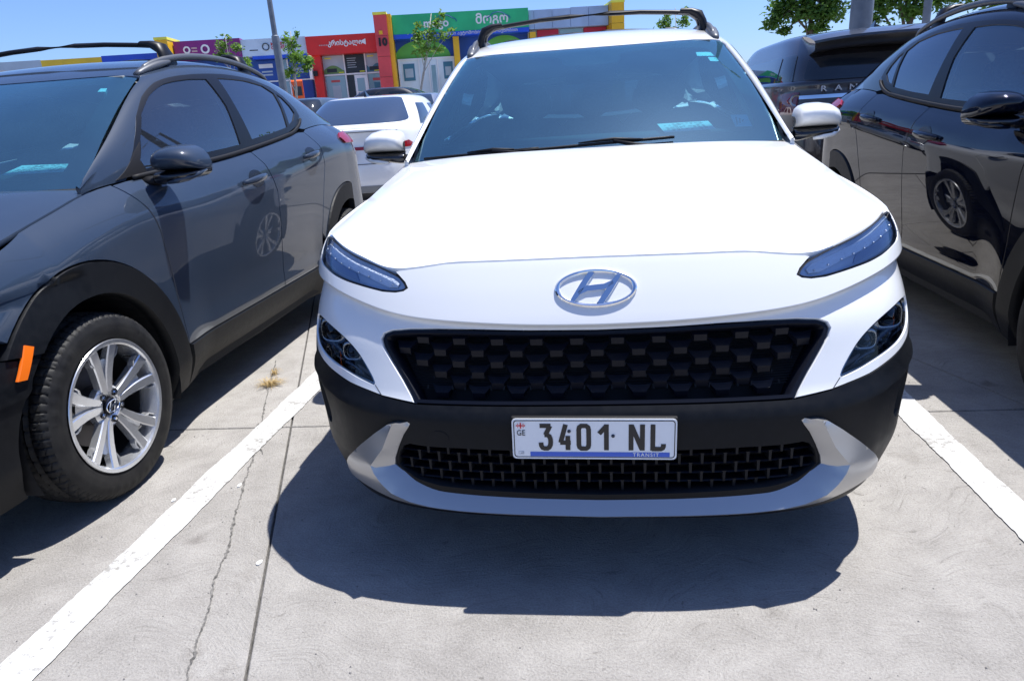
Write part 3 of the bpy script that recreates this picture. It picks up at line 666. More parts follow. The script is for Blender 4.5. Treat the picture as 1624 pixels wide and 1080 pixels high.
        # ---- mirror
        def mcap(n,m,p,sd=sd):
            secs=[]
            xs=[.838,.845,.86,.89,.93,.97,1.0,1.018,1.026]; 
            top=[1.135,1.162,1.175,1.184,1.186,1.180,1.164,1.140,1.112]; bot=[1.088]*6+[1.086,1.084,1.088]; dep=[.07,.115,.130,.142,.146,.142,.125,.09,.03]
            for x,a,b,d in zip(xs,top,bot,dep):
                row=[]
                for i in range(17):
                    th=math.pi*i/16; c,s_=math.cos(th),math.sin(th)
                    row.append((x*sd,.665-d*abs(s_)**.75*1.0+ (x-.84)*.10,(a+b)/2+(a-b)/2*math.copysign(abs(c)**.8,c)))
                secs.append(row)
            mb=MB(); mb.grid(np.array(secs)); 
            row=secs[-1]; k0=len(mb.V)-17; mb.F.append(tuple(range(k0,k0+17)))
            return mb.build(n,m,p,smooth=True,auto=50)
        mc=shared('mcap'+k,'mirror_cap',R,body,mcap)
        def mlow(n,m,p,sd=sd):
            secs=[]
            xs=[.832,.85,.89,.93,.97,1.0,1.016,1.022]; bot=[1.035,1.034,1.040,1.047,1.053,1.060,1.070,1.080]; dep=[.10,.115,.128,.132,.128,.112,.08,.025]
            for x,b,d in zip(xs,bot,dep):
                row=[]
                for i in range(13):
                    th=math.pi*i/12; c,s_=math.cos(th),math.sin(th); row.append((x*sd,.667-d*abs(s_)**.7+(x-.84)*.10,(1.088+b)/2+(1.088-b)/2*math.copysign(abs(c)**.7,c)))
                secs.append(row)
            mb=MB(); mb.grid(np.array(secs)); mb.F.append(tuple(range(len(mb.V)-13,len(mb.V)))); 
            return mb.build(n,m,p,smooth=True,auto=50)
        shared('mlow'+k,'mirror_shell',mc,'gloss_black',mlow)
        def mlip(n,m,p,sd=sd):
            P=[(.90*sd,.555,1.046),(.94*sd,.557,1.052),(.98*sd,.570,1.060),(1.006*sd,.598,1.071),(1.020*sd,.645,1.084)]
            return MB().tube(P,[.006,.011,.012,.011,.005],8).build(n,m,p,smooth=True)
        shared('mlip'+k,'mirror_lip',mc,body,mlip)
        def mface(n,m,p,sd=sd):
            loop=[(.850,1.06),(.90,1.055),(.97,1.062),(1.008,1.085),(1.006,1.13),(.98,1.165),(.93,1.174),(.87,1.165),(.848,1.13)]; return MB().add([(x*sd,.672+(x-.84)*.10,z) for x,z in loop],[tuple(range(len(loop)))]).build(n,m,p)
        shared('mglass'+k,'mirror_glass',mc,'chrome',mface)
        def mstem(n,m,p,sd=sd):
            return MB().tube([(.770*sd,.60,1.052),(.815*sd,.61,1.052),(.850*sd,.625,1.060)],[.05,.042,.036],10,flat=(1.0,.48)).build(n,m,p,smooth=True)
        shared('mstem'+k,'mirror_stem',mc,'matt_black',mstem)
        def sail(n,m,p,sd=sd):
            l=[(.44,.035),(.615,.03),(.605,.17),(.66,.31),(.60,.27),(.53,.17)]; return panel(n,[l],sw,m,p,off=.004,flip=fl,step=.03,thick=.01)
        shared('sail'+k,'mirror_sail',R,'matt_black',sail)
        # ---- side marker and arch liner
        def marker(n,m,p,sd=sd):
            l=[(qy(-.327),.668),(qy(-.300),.655),(qy(-.350),.575),(qy(-.378),.580)]
            return panel(n,[mm(l)],belt,m,p,off=.016,step=.03,thick=.012)
        if not front: shared('marker'+k,'side_marker_lamp',R,'orange_reflector',marker)
        def liner(n,m,p,sd=sd,cy0=0):
            for cy in (cy0,):
                mb=MB(); P=[]
                for i in range(25):
                    a=math.radians(-20+220*i/24); P.append([(x*sd,cy+.398*math.cos(a),.334+.398*math.sin(a)) for x in (.55,.70,.84,.872)])
                mb.grid(np.array(P)); mb.add([(.55*sd,cy-.40,.12),(.55*sd,cy+.40,.12),(.55*sd,cy+.40,.75),(.55*sd,cy-.40,.75)],[(0,1,2,3)])
            return mb.build(n,m,p)
        for c0 in (0,2.6): shared('liner%s%d'%(k,c0),'wheel_arch_liner',R,'void_black',lambda n,m,p,c0=c0: liner(n,m,p,cy0=c0))
        for yw in (0,2.6): make_wheel(R,.785*sd,yw,sd,steer if yw==0 else 0)
        # ---- tail lamp
        tl=[(QS-.03,1.130),(QS+.05,1.160),(QS+.30,1.17),(QS+.55,1.14),(QS+.55,1.09),(QS+.28,1.085),(QS+.03,1.09)]
        bp('tail'+k,'tail_lamp','red_lens',[mm(tl)],off=.012,step=.03)
        # ---- wiper
    # ---- roof, glass
    rl=[(.985,.668),(1.2,.675),(2.2,.672),(2.6,.664),(2.90,.70),(2.93,.85),(2.95,1.0)]
    def roof(n,m,p):
        A=[(y,w) for y,w in rl]; fr=[(ytop(q)+.007,w_of_x(ytop(q)+.007,.600*q)) for q in (0,.15,.3,.45,.6,.72,.83,.92)]
        loop=A+[(y,2-w) for y,w in A[::-1][1:]]+[(y,2-w) for y,w in fr[::-1]]+fr[1:]
        return panel(n,[loop],upper,m,p,step=.04,thick=.012,flip=False,off=-.001)
    shared('roof','roof',R,body,roof)
    def rglass(n,m,p): 
        return MB().grid([[(x*f,y,z+ (1-abs(f))*.02) for f in (-1,-.6,-.2,.2,.6,1)] for x,y,z in ((.50,2.92,1.39),(.56,3.05,1.24),(.60,3.15,1.13))]).build(n,m,p,smooth=True)
    shared('rglass','rear_window',R,'privacy_glass',rglass)
    wl=[(-1,0.0),(1,0.0),(1,.5),(.985,1.0),(.7,1.0),(-.7,1.0),(-.985,1.0),(-1,.5)]
    wso=shared('ws','windshield',R,'windshield_glass',lambda n,m,p: panel(n,[dens(wl,.25)],windshield,m,p,step=.07,thick=0,flip=False,off=.0))
    fin=[(-.84,.10),(-.4,.085),(.4,.085),(.84,.10),(.90,.16),(.89,.5),(.86,.86),(.80,.92),(.22,.93),(.20,.80),(.165,.77),(-.165,.77),(-.20,.80),(-.22,.93),(-.80,.92),(-.86,.86),(-.89,.5),(-.90,.16)]
    shared('frit','windshield_frit',wso,'frit',lambda n,m,p: panel(n,[dens(wl,.25),rnd(fin,1)],windshield,m,p,step=.08,thick=0,off=-.004))
    for key,yb,dz in (('a',1.30,0.),('b',2.06,-.012)):
        def cbar(n,m,p,yb=yb,dz=dz):
            xs=[-.545,-.535,-.515,-.48,-.40,-.25,-.1,.1,.25,.40,.48,.515,.535,.545]; zz=[1.575,1.60,1.622,1.634,1.642,1.654,1.660,1.660,1.654,1.642,1.634,1.622,1.60,1.575]
            return MB().tube([(x,yb,z+dz) for x,z in zip(xs,zz)],[.018,.017,.015,.012]+[.0115]*6+[.012,.015,.017,.018],10,flat=(1.9,.95)).build(n,m,p,smooth=True)
        cb=shared('cbar'+key,'cross_bar',R,'bar_black',cbar)
        for sd in (-1,1):
            def foot(n,m,p,yb=yb,dz=dz,sd=sd):
                secs=[]
                for x,z,hx,hy in ((.562,1.528,.022,.058),(.558,1.56,.022,.056),(.548,1.595,.022,.052),(.525,1.625,.024,.047),(.49,1.640,.018,.040),(.44,1.643,.014,.034)):
                    secs.append([((x+hx*math.cos(a)*(.6 if x<.5 else 1))*sd,yb+hy*math.copysign(abs(math.sin(a))**.7,math.sin(a)),z+dz+(.014*math.cos(a) if x<.53 else 0)) for a in np.linspace(0,2*math.pi,15)[:-1]])
                mb=MB().grid(np.array(secs),True); mb.F.append(tuple(range(14))); mb.F.append(tuple(range(len(mb.V)-14,len(mb.V)))); return mb.build(n,m,p,smooth=True,auto=45)
            shared('cfoot'+key+str(sd),'bar_foot',cb,'bar_black',foot)
    # ---- hood
    hl=[(s,0.0) for s in np.linspace(-1,1,61)]+[(s,1.0) for s in np.linspace(1,-1,31)]
    shared('hood','hood',R,body,lambda n,m,p: panel(n,[hl],hood,m,p,step=.035,gap=.0025,thick=.02,estep=.03))
    # cowl
    shared('cowl','cowl_grille',R,'matt_black',lambda n,m,p: MB().grid([[tuple(hood(np.array(s),np.array(1.0))+np.array((0,.0,-.012))) for s in np.linspace(-1,1,21)],[tuple(windshield(np.array(s),np.array(.03))+np.array((0,-.01,-.006))) for s in np.linspace(-1,1,21)]]).build(n,m,p,smooth=True))
    # wipers
    for key,s0,s1,t0,t1 in (('a',-.93,-.28,.012,.035),('b',-.40,.42,.022,.058)):
        def wip(n,m,p,s0=s0,s1=s1,t0=t0,t1=t1):
            s=np.linspace(s0,s1,16); P=windshield(s,np.linspace(t0,t1,16)); P=P+np.array((0,-.008,.010)); mb=MB().tube(P,.005,6,flat=(1,1.2))
            a=windshield(np.array([s0+.62*(s1-s0),s0+.75*(s1-s0),s0+1.12*(s1-s0)]),np.array([t0+.6*(t1-t0),.01,-.05]))+np.array((0,-.012,.016)); mb.tube(a,[.006,.009,.014],6); 
            b=windshield(np.array([s0+.40*(s1-s0),s0+.62*(s1-s0),s0+.8*(s1-s0)]),np.array([t0+.45*(t1-t0),t0+.75*(t1-t0)+.003,t0+.5*(t1-t0)]))+np.array((0,-.010,.018)); mb.tube(b,[.003,.007,.004],6); return mb.build(n,m,p,smooth=True)
        shared('wiper'+key,'wiper',R,'matt_black',wip)
    # ---- inside
    interior(R)
    # floor pan and inner shell, which shade the ground
    def pan(n,m,p):
        mb=MB(); mb.box((0,1.15,.26),(1.05,3.9,.10)); mb.box((0,1.3,.24),(1.60,1.55,.06)); mb.box((0,-.62,.5),(.95,.04,.5)); mb.box((0,-.45,.62),(1.0,.6,.34)); mb.box((0,2.95,.62),(1.2,.5,.6))
        return mb.build(n,m,p)
    shared('pan','floor_pan',R,'void_black',pan)
    def tray(n,m,p):
        qs=np.linspace(-.70,.70,41); E=belt(qs,np.full(41,.207)); rows=[E-np.array((0,.0,.0))+np.array((0,.01,.0)),np.stack([E[:,0]*.75,np.full(41,-.45),np.full(41,.215)],1),np.stack([E[:,0]*.65,np.full(41,-.1),np.full(41,.22)],1)]
        return MB().grid(rows).build(n,m,p)
    shared('tray','undertray',R,'void_black',tray)
    build_front(R,body,front)
    return root
def lower_loop():
    rear=Y([(-.405,.648),(-.272,.612)]+arch_in(0,137,200,10))
    return full([(0,.5215),(.1489,.5220),(.2506,.5225),(.3302,.5218)]+CLADTOP+rear+[(.62,.190),(.50,.195),(.35,.205),(0,.205)])
def interior(R):
    def dash(n,m,p):
        mb=MB(); prof=[(.16,1.045),(.30,1.070),(.44,1.098),(.60,1.115),(.70,1.10),(.76,1.03),(.78,.85),(.70,.70)]
        mb.grid([[(x,y+.03*(x/.7)**2,z-.01*abs(x)) for x in np.linspace(-.70,.70,13)] for y,z in prof]); return mb.build(n,m,p,smooth=True)
    shared('dash','dashboard',R,'dash_plastic',dash)
    def seats(n,m,p,cx=0,cy=0,back=1.0):
        mb=MB(); mb.box((0,0,.62),(.50,.52,.18),0,.06)
        secs=[]
        for z,w,y,d in ((.66,.24,.24,.07),(.80,.25,.27,.08),(.98,.24,.31,.075),(1.14,.21,.35,.06),(1.20,.15,.365,.045)):
            secs.append([(w*math.copysign(abs(math.cos(a))**.6,math.cos(a)),y+d*math.copysign(abs(math.sin(a))**.7,math.sin(a)),z) for a in np.linspace(0,2*math.pi,21)[:-1]])
        mb.grid(np.array(secs),True); mb.F.append(tuple(range(len(mb.V)-20,len(mb.V))))
        secs=[]
        for z,w,d in ((1.20,.05,.02),(1.24,.12,.045),(1.30,.135,.05),(1.36,.12,.045),(1.38,.07,.025)):
            secs.append([(w*math.copysign(abs(math.cos(a))**.6,math.cos(a)),.375+d*math.copysign(abs(math.sin(a))**.7,math.sin(a)),z) for a in np.linspace(0,2*math.pi,17)[:-1]])
        mb.grid(np.array(secs),True); mb.F.append(tuple(range(len(mb.V)-16,len(mb.V))))
        return mb.build(n,m,p,smooth=True,auto=50)
    for x in (-.37,.37):
        o=shared('seat','front_seat',R,'seat_cloth',seats); o.location=(x,1.15,-.02)
    for x in (-.40,0,.40):
        o=shared('seat','rear_seat',R,'seat_cloth',seats); o.location=(x,1.98,-.04)
    def wheel(n,m,p):
        mb=MB(); P=[(.175*math.cos(a),0,.175*math.sin(a)) for a in np.linspace(0,2*math.pi,33)]; mb.tube(P,.016,8,cap=False); mb.box((0,.0,0),(.14,.04,.10),0,.02); mb.box((0,.01,-.02),(.33,.02,.035),0,.008); return mb.build(n,m,p,smooth=True,auto=40)
    o=shared('steer','steering_wheel',R,'dash_plastic',wheel); o.location=(.37,.84,1.02); o.rotation_euler=(math.radians(-24),0,0)
    def liner(n,m,p):
        ys=np.linspace(.97,2.75,12); P=[]
        for y in ys:
            w=np.linspace(.56,1.44,15); row=upper(np.full(15,y),w)-np.array((0,0,.022)); P.append(row)
        return MB().grid(np.array(P)).build(n,m,p,smooth=True,fix=False)
    shared('headl','headliner',R,'headliner',liner)
    for sd in (-1,1):
        def pil(n,m,p,sd=sd):
            rows=[]
            for t in np.linspace(.06,1,12):
                a=windshield(np.array(sd*.995),np.array(t)); b=windshield(np.array(sd*.90),np.array(t)); rows.append([a+np.array((-.02*sd,.03,-.012)),b+np.array((0,.075,-.03)),a+np.array((-.03*sd,.13,-.01))])
            return MB().grid(np.array(rows)).build(n,m,p,smooth=True)
        shared('pilt%d'%sd,'pillar_trim',R,'headliner',pil)
        def tub(n,m,p,sd=sd):
            ys=np.linspace(.30,2.75,14); return MB().grid([[(sd*(float(xe_(y))-.05),y,float(zs_(y))-.01),(sd*.76,y,.9),(sd*.74,y,.5),(sd*.5,y,.36),(0,y,.34)] for y in ys]).build(n,m,p,smooth=True)
        shared('tub%d'%sd,'cabin_tub',R,'dash_plastic',tub)
        def visor(n,m,p,sd=sd):
            return MB().box((0,0,0),(.40,.16,.014),0,.006).build(n,m,p)
        o=shared('visor','sun_visor',R,'headliner',visor); o.location=(.34*sd,1.03,1.485); o.rotation_euler=(math.radians(8),0,0)
        def bpil(n,m,p,sd=sd):
            return MB().grid([[(sd*(x-.03),y,z) for x,y,z in (upper(np.array(1.42),np.array(w)),upper(np.array(1.53),np.array(w)))] for w in np.linspace(.02,.56,8)]).build(n,m,p,smooth=True)
        shared('bpil%d'%sd,'centre_pillar_trim',R,'headliner',bpil)
    def mir_(n,m,p):
        mb=MB(); mb.box((0,.95,1.36),(.235,.035,.065),0,.015); mb.tube([(0,.91,1.43),(0,.95,1.39)],.012,8); return mb.build(n,m,p,smooth=True,auto=40)
    shared('imir','interior_mirror',R,'matt_black',mir_)
    def cam_(n,m,p): return MB().box((0,.91,1.405),(.14,.08,.04),0,.015).build(n,m,p)
    shared('icam','camera_housing',R,'matt_black',cam_)
def build_front(R,body,plate=True):
    def bp(name,material,loops,off=0.,step=.02,thick=.012,gap=.0016,parent=None,**kw): return panel(name,loops,belt,material,parent or R,off=off,step=step,thick=thick,gap=gap,**kw)
    def clad_off(A):
        q=np.abs(A[:,0]); zl=np.interp(q,[.33,.40,.48,.56,.64,.72],[.487,.489,.498,.512,.520,.520]); d=zl-A[:,1]
        return -.020*sstep(0,.022,d)*sstep(.30,.43,q)*(1-sstep(.55,.66,q))*sstep(.19,.30,A[:,1])+.010*np.exp(-((d+.018)/.016)**2)*sstep(.40,.52,q)-.010*sstep(.0,.012,d)*(1-sstep(.30,.43,q))*sstep(.40,.45,A[:,1])
    # painted bumper with the lamp and grille openings
    drl_low=[DRL[20],DRL[21],DRL[22]]+DRL[0:13]
    top=[(0,.8605),(.13,.8598),(.2375,.859),(.2825,.857),(.3266,.849),(.372,.8418),(.384,.8385)]
    side=[(.657,.853),(.70,.805),(.742,.752)]
    right=top+[DRL[21],DRL[22]]+DRL[0:10]+side+CLADTOP[::-1]+[(.332,.5232)]+GRILLE_R[11:0:-1]+[(0,.6898)]
    # the grille notch is open at the foot, so right ends on the centre at the grille's upper edge
    bump=full(right)
    qq=np.linspace(-.74,.74,149); cl=[[(q,float(zcr_(abs(q)))+dz) for q in qq] for dz in (.0035,.0,-.004,-.011,-.021)]
    bo=bp('front_bumper',body,[bump,rnd(LAMP,2),rnd(mir(LAMP),2)],step=.017,thick=.03,estep=.010,lines=cl)
    lw=bp('lower_bumper','cladding',[lower_loop(),full(INTAKE_R),rnd(SLOT,1),rnd(mir(SLOT),1)],step=.012,thick=.05,off=clad_off,estep=.010)
    for f in ((lambda l:l),mir): bp('bumper_seam','void_black',[f([(.4135,.5555),(.4155,.5555),(.4005,.5325),(.3985,.5325)])],off=.0006,thick=0,gap=0,parent=bo,step=.01)
    # slots either side
    for s,f in ((1,lambda l:l),(-1,mir)): bp('air_curtain_slot','void_black',[f([(a+da,b+db) for (a,b),(da,db) in zip(SLOT,((-.01,.01),(.01,.01),(.012,0),(0,-.01),(-.01,-.01),(-.012,0)))])],off=-.045,thick=0,parent=lw,gap=0)
    # silver skid
    sil=SILVER+[(-a,b) for a,b in SILVER[::-1][1:]]+ [(-a,b) for a,b in SILVER_IN[::-1]]+SILVER_IN[1:]
    # ridge: the upper ledge faces the sky, the lower band faces the ground
    inner=SILVER_IN+[SILVER[0],SILVER[1]]; outer=SILVER[2:]; led=inner+RIDGE_R
    def so(A):
        B=np.stack([np.abs(A[:,0]),A[:,1]],1); di=seg_dist(B,inner); dr=seg_dist(B,RIDGE_R); do=seg_dist(B,outer); k=inpoly(B,led)
        top=.030-.012*sstep(.30,.46,B[:,1])
        hi=-.014+(top+.014)*di/(di+dr+1e-6); lo=.008+(top-.008)*do/(do+dr+1e-6)
        return np.where(k,hi,lo)
    V,F,_n=panel_data([inset(sil,.0016)],belt,off=so,step=.010,thick=.035,estep=.008,lines=[RIDGE_R,[(-a,b) for a,b in RIDGE_R]])
    sk=mk('skid_plate',V,F,'satin_silver',R,smooth=True); sk.data.set_sharp_from_angle(angle=math.radians(18))
    # lower intake
    it=full(INTAKE_R)
    bp('intake_backing','void_black',[inset(it,-.01)],off=-.075,thick=0,parent=lw,gap=0,step=.04)
    zsl=[.388,.363,.338,.314]
    for j,z0 in enumerate(zsl):
        qe=float(np.interp(z0,[.30,.315,.332,.36,.385,.41],[.30,.352,.380,.388,.380,.36]))
        qs=np.linspace(-qe,qe,61); 
        def rowp(dz,off):
            P=belt(qs,np.full(61,z0+dz+.006*(1-(qs/qe)**2)*0)); h=1e-3; N=np.cross(belt(qs+h,np.full(61,z0))-belt(qs-h,np.full(61,z0)),belt(qs,np.full(61,z0+h))-belt(qs,np.full(61,z0-h))); N/=np.linalg.norm(N,axis=1)[:,None]; return P+N*off
        MB().grid([rowp(.003,-.055),rowp(.0025,-.024),rowp(.0,-.021),rowp(-.0025,-.024),rowp(-.002,-.055)]).build('intake_slat','grille_black',lw,smooth=True,auto=30)
    zall=[.408]+zsl+[.292]
    def rib(n,m,p): return MB().add([(-.0035,0,.0135),(.0035,0,.0135),(-.003,0,-.0135),(.003,0,-.0135),(-.007,.0,.0155),(.007,.0,.0155),(-.004,.04,.014),(.004,.04,.014),(-.004,.04,-.014),(.004,.04,-.014)],[(0,2,3,1),(4,0,1,5),(0,6,8,2),(1,3,9,7)]).build(n,m,p)
    for j in range(len(zall)-1):
        zc=(zall[j]+zall[j+1])/2; qe=float(np.interp(zc,[.30,.315,.332,.36,.385,.41],[.29,.34,.372,.380,.372,.35]))
        for i in range(-11,12):
            q=(i+.5*(j%2))*.040
            if abs(q)>qe-.006: continue
            P=belt(np.array([q,q+.002,q-.002]),np.full(3,zc)); t=P[1]-P[2]; yw=math.atan2(t[1],t[0])
            o=shared('intrib','intake_rib',lw,'matt_black',rib); o.location=P[0]-np.array((-math.sin(yw),math.cos(yw),0))*-.020; o.rotation_euler=(0,0,yw)
    # grille
    gl=full(GRILLE_R); 
    gb=bp('grille','void_black',[inset(gl,-.004)],off=-.075,thick=0,gap=0,step=.03)
    fr=panel('grille_frame',[inset(gl,.0018),inset(gl,.009)],belt,'grille_black',gb,off=-.006,step=.02,thick=.08,estep=.012)
    for k in range(26):   # faint bars of the radiator behind
        z0=.535+k*.0058; qs=np.linspace(-.33-.06*(k/26),.33+.06*(k/26),31); P=belt(qs,np.full(31,z0))+np.array((0,.066,0))
        MB().tube(P,.0014,4,cap=False).build('radiator_bar','matt_black',gb)
    gin=inset(gl,.004)
    rows=[.688,.661,.634,.607,.580,.553,.530]
    for j,z0 in enumerate(rows):
        for i in range(-6,7):
            q=(i+.5*(j%2))*.0722
            ar=abs(q)
            lim=float(np.interp(z0,[.523,.5368,.5758,.6216,.6512,.6709,.69],[.330,.337,.356,.382,.3996,.406,.395]))
            if ar>lim-.020: continue
            zz=z0+.010*(ar/.35)**2*(z0-.53)/.15
            P=belt(np.array([q,q+.003,q-.003,q,q]),np.array([zz,zz,zz,zz+.01,zz-.01])); t=P[1]-P[2]; yw=math.atan2(t[1],t[0]); v=P[3]-P[4]; pt=math.atan2(math.hypot(v[0],v[1])*(1 if v[1]>0 else -1),v[2])
            N=np.array((math.sin(yw),-math.cos(yw),0)); o=shared('gcell','grille_cell',gb,'grille_black',grille_cell_mesh); o.location=P[0]-N*(.034+.022*min(1,max(0,(.625-z0)/.08))); o.rotation_euler=(pt*.05,0,yw)
            o.scale=(1.0,1,1.0)
    # thin diagonal arms that tie the cells
    mb=MB()
    for j in range(len(rows)-1):
        for i in range(-6,7):
            for s in (-1,1):
                q0=(i+.5*(j%2))*.0722; q1=q0+s*.0361; z0=rows[j]-.014; z1=rows[j+1]+.020
                if max(abs(q0),abs(q1))>.36+.03*(rows[j]-.53)/.15: continue
                a=belt(q0+s*.011,z0); b=belt(q1-s*.024,z1-.001); mb.tube([a+np.array((0,.050,0)),b+np.array((0,.050,0))],.0025,4)
    o=mb.build('grille_web','matt_black',gb); o['kind']='stuff'
    # ---- upper slim lamps
    for s,f in ((1,lambda l:l),(-1,mir)):
        d=rnd(f(DRL),1)
        hs=bp('upper_lamp','drl_blade',[d],off=-.011,thick=0,gap=.001,step=.02)
        bp('lamp_lens','drl_glass',[d],off=.0005,thick=.004,gap=.0035,parent=hs,step=.02)
        bp('lamp_seal','rubber',[d,inset(d,.0042)],off=-.002,thick=.03,gap=.0006,parent=hs,step=.05,estep=.012)
        # inner light guide: bright ribbed strip along the upper edge, faceted reflector at the inner end
        gd=[(.372,.812),(.385,.822),(.415,.833),(.45,.846),(.493,.859),(.536,.872),(.578,.883),(.625,.889),(.645,.880),(.640,.868),(.578,.862),(.536,.850),(.493,.838),(.45,.825),(.42,.812),(.395,.802),(.376,.802)]
        bp('light_guide','drl_guide',[f(gd)],off=-.005,thick=.004,gap=0,parent=hs,step=.008)
        gd2=[(.47,.812),(.54,.828),(.60,.843),(.635,.853),(.640,.866),(.578,.859),(.536,.847),(.48,.831)]
        bp('reflector_blade','drl_deep',[f(gd2)],off=-.007,thick=.004,gap=0,parent=hs,step=.012)
        for kk in range(9):
            qa=.385+.0285*kk; za=.806+.0085*kk; Pp=belt(s*qa,za); o=shared('led','led_dot',hs,'lamp_white',lambda n_,m_,p_: MB().lathe([(-.0035,.0001),(-.002,.0022),(0,.003)],8,1).build(n_,m_,p_,smooth=True)); o.location=Pp+np.array((-.0*s,.003,0))
        # ---- main lamps in the bumper
        l=rnd(f(LAMP),2)
        hs=bp('main_lamp','matt_black',[l],off=-.085,thick=0,gap=0,step=.03)
        bp('lamp_lens','dark_lamp_glass',[l],off=-.004,thick=.004,gap=.002,parent=hs,step=.02)
        bp('lamp_bezel','chrome_dark',[l,inset(l,.005)],off=-.006,thick=.075,gap=.001,parent=hs,step=.05,estep=.012)
        for (qc,zc,r) in ((.585,.648,.032),(.495,.615,.024)):
            P=belt(s*qc,zc); n=np.cross(belt(s*qc+1e-3,zc)-belt(s*qc-1e-3,zc),belt(s*qc,zc+1e-3)-belt(s*qc,zc-1e-3)); n/=np.linalg.norm(n); n=n*.35+np.array((0,-.9,0)); n/=np.linalg.norm(n)
            mbx=MB().lathe([(-.012,0.001),(-.010,r*.35),(-.002,r*.7),(.0,r*.82),(.012,r*.85)],24,2); o=mbx.build('projector_lens','lens_glass',hs,smooth=True); o.location=P-n*.045; o.rotation_euler=Vector(-n).to_track_quat('Z','Y').to_euler()
            sq=[]
            for rr,hh in ((r*.84,.010),(r*.90,-.004),(r*1.35,.012),(r*1.45,.030)):
                sq.append([(1.15*rr*math.copysign(abs(math.cos(a))**.6,math.cos(a)),rr*math.copysign(abs(math.sin(a))**.6,math.sin(a)),hh) for a in np.linspace(0,2*math.pi,29)[:-1]])
            o=MB().grid(np.array(sq),True).build('lamp_reflector','chrome_dark',hs,smooth=True); o.location=P-n*.045; o.rotation_euler=Vector(-n).to_track_quat('Z','Y').to_euler()
        st=[(.43,.572),(.47,.585),(.50,.592),(.49,.583),(.455,.572)]
        bp('lamp_strip','amber_dim',[f(st)],off=-.05,thick=.01,gap=0,parent=hs)
        for (qa,za) in ((.600,.672),(.640,.668),(.645,.650),(.635,.632),(.56,.606),(.53,.600)):
            P=belt(s*qa,za); o=shared('lamp_stud','lamp_stud',hs,'dull_metal',lambda n_,m_,p_: MB().lathe([(-.004,.0001),(-.003,.003),(0,.0045)],10,1).build(n_,m_,p_,smooth=True)); o.location=P+np.array((0,.05,0))
    # ---- tow eye cover, sensor
    P=belt(-.2909,.4353); nrm=np.array((-.10,-.99,.03)); 
    loop=[(-.2909+.0185*math.cos(a),.4353+.0185*math.sin(a)) for a in np.linspace(0,2*math.pi,33)[:-1]]
    bp('tow_eye_cover','cladding',[loop],off=lambda A: clad_off(A)+.0014,thick=.004,gap=0,parent=lw,step=.01)
    loop2=[(-.2909+.0195*math.cos(a),.4353+.0195*math.sin(a)) for a in np.linspace(0,2*math.pi,33)[:-1]]
    bp('cover_seam','void_black',[loop2],off=lambda A: clad_off(A)+.0006,thick=0,gap=0,parent=lw,step=.01)
    # ---- emblem
    e=emblem_mesh('emblem','chrome',R,.1035,.0520,.0042); P=belt(0,.7905); e.location=P+np.array((0,.0015,-.001)); e.rotation_euler=(math.radians(-33),0,0)
    if not plate: return
    # ---- number plate
    pw,ph=.405,.1085; c=belt(np.array(-.0095),np.array(.4475))+np.array((0,-.012,0))
    pl=empty('number_plate',c,0); pl.parent=R; pl.rotation_euler=(math.radians(-2),math.radians(.9),math.radians(.4))
    MB().box((0,.010,0),(pw+.004,.016,ph+.004),0,.004).build('plate_holder','matt_black',pl)
    def rr(w,h,r,n=5):
        out=[]
        for cx,cz,a0 in ((w/2-r,h/2-r,0),(-w/2+r,h/2-r,90),(-w/2+r,-h/2+r,180),(w/2-r,-h/2+r,270)):
            for i in range(n+1): a=math.radians(a0+90*i/n); out.append((cx+r*math.cos(a),cz+r*math.sin(a)))
        return out
    MB().prism(rr(pw,ph,.010),1,-.001,.0012).build('plate_sheet','plate_white',pl)
    o1=rr(pw-.008,ph-.008,.008); o2=rr(pw-.0125,ph-.0125,.0065); n=len(o1)
    MB().add([(a,-.0016,b) for a,b in o1]+[(a,-.0016,b) for a,b in o2],[(i,(i+1)%n,n+(i+1)%n,n+i) for i in range(n)]).build('plate_border','plate_black',pl)
    for ch,x0,wd in (('3',.163,.80),('4',.284,.76),('0',.396,.80),('1',.524,1.05),('N',.712,.93),('L',.842,.97)):
        mb=MB(); stroke_text(mb,ch,(x0-.5)*pw+.006,-.0255,.0610,0,.0118,-.0018,wide=wd); mb.build('plate_character','plate_black',pl,fix=False)
    MB().add([(-.158,-.0018,-.0470),(.186,-.0018,-.0470),(.186,-.0018,-.0350),(-.158,-.0018,-.0350)],[(0,1,2,3)]).build('plate_stripe','plate_blue',pl)
    text_obj('plate_word','TRANSIT',.0135,'plate_white',pl,(.128,-.0024,-.0455),align='CENTER',space=1.25)
    text_obj('plate_country','GE',.021,'plate_black',pl,(-.180,-.0019,.0095),sx=.85)
    MB().add([(-.192,-.0019,.0285),(-.169,-.0019,.0285),(-.169,-.0019,.0435),(-.192,-.0019,.0435)],[(0,1,2,3)]).build('plate_flag','flag_white',pl)
    mb=MB(); mb.box((-.1805,-.0022,.036),(.023,.0003,.0034)); mb.box((-.1805,-.0022,.036),(.0034,.0003,.015))
    for dx in (-.0068,.0068):
        for dz in (-.0045,.0045): mb.box((-.1805+dx,-.0022,.036+dz),(.0030,.0003,.001)); mb.box((-.1805+dx,-.0022,.036+dz),(.001,.0003,.0030))
    mb.build('flag_cross','plate_red',pl)
    mb=MB(); mb.box((-.181,-.0019,-.041),(.014,.0003,.0008)); mb.box((-.181,-.0019,-.034),(.014,.0003,.0008)); mb.box((-.187,-.0019,-.0375),(.0008,.0003,.007)); mb.box((-.1795,-.0019,-.0385),(.0035,.0003,.004)); mb.box((-.175,-.0019,-.0375),(.0022,.0003,.005)); mb.build('plate_stamp','stamp_grey',pl)
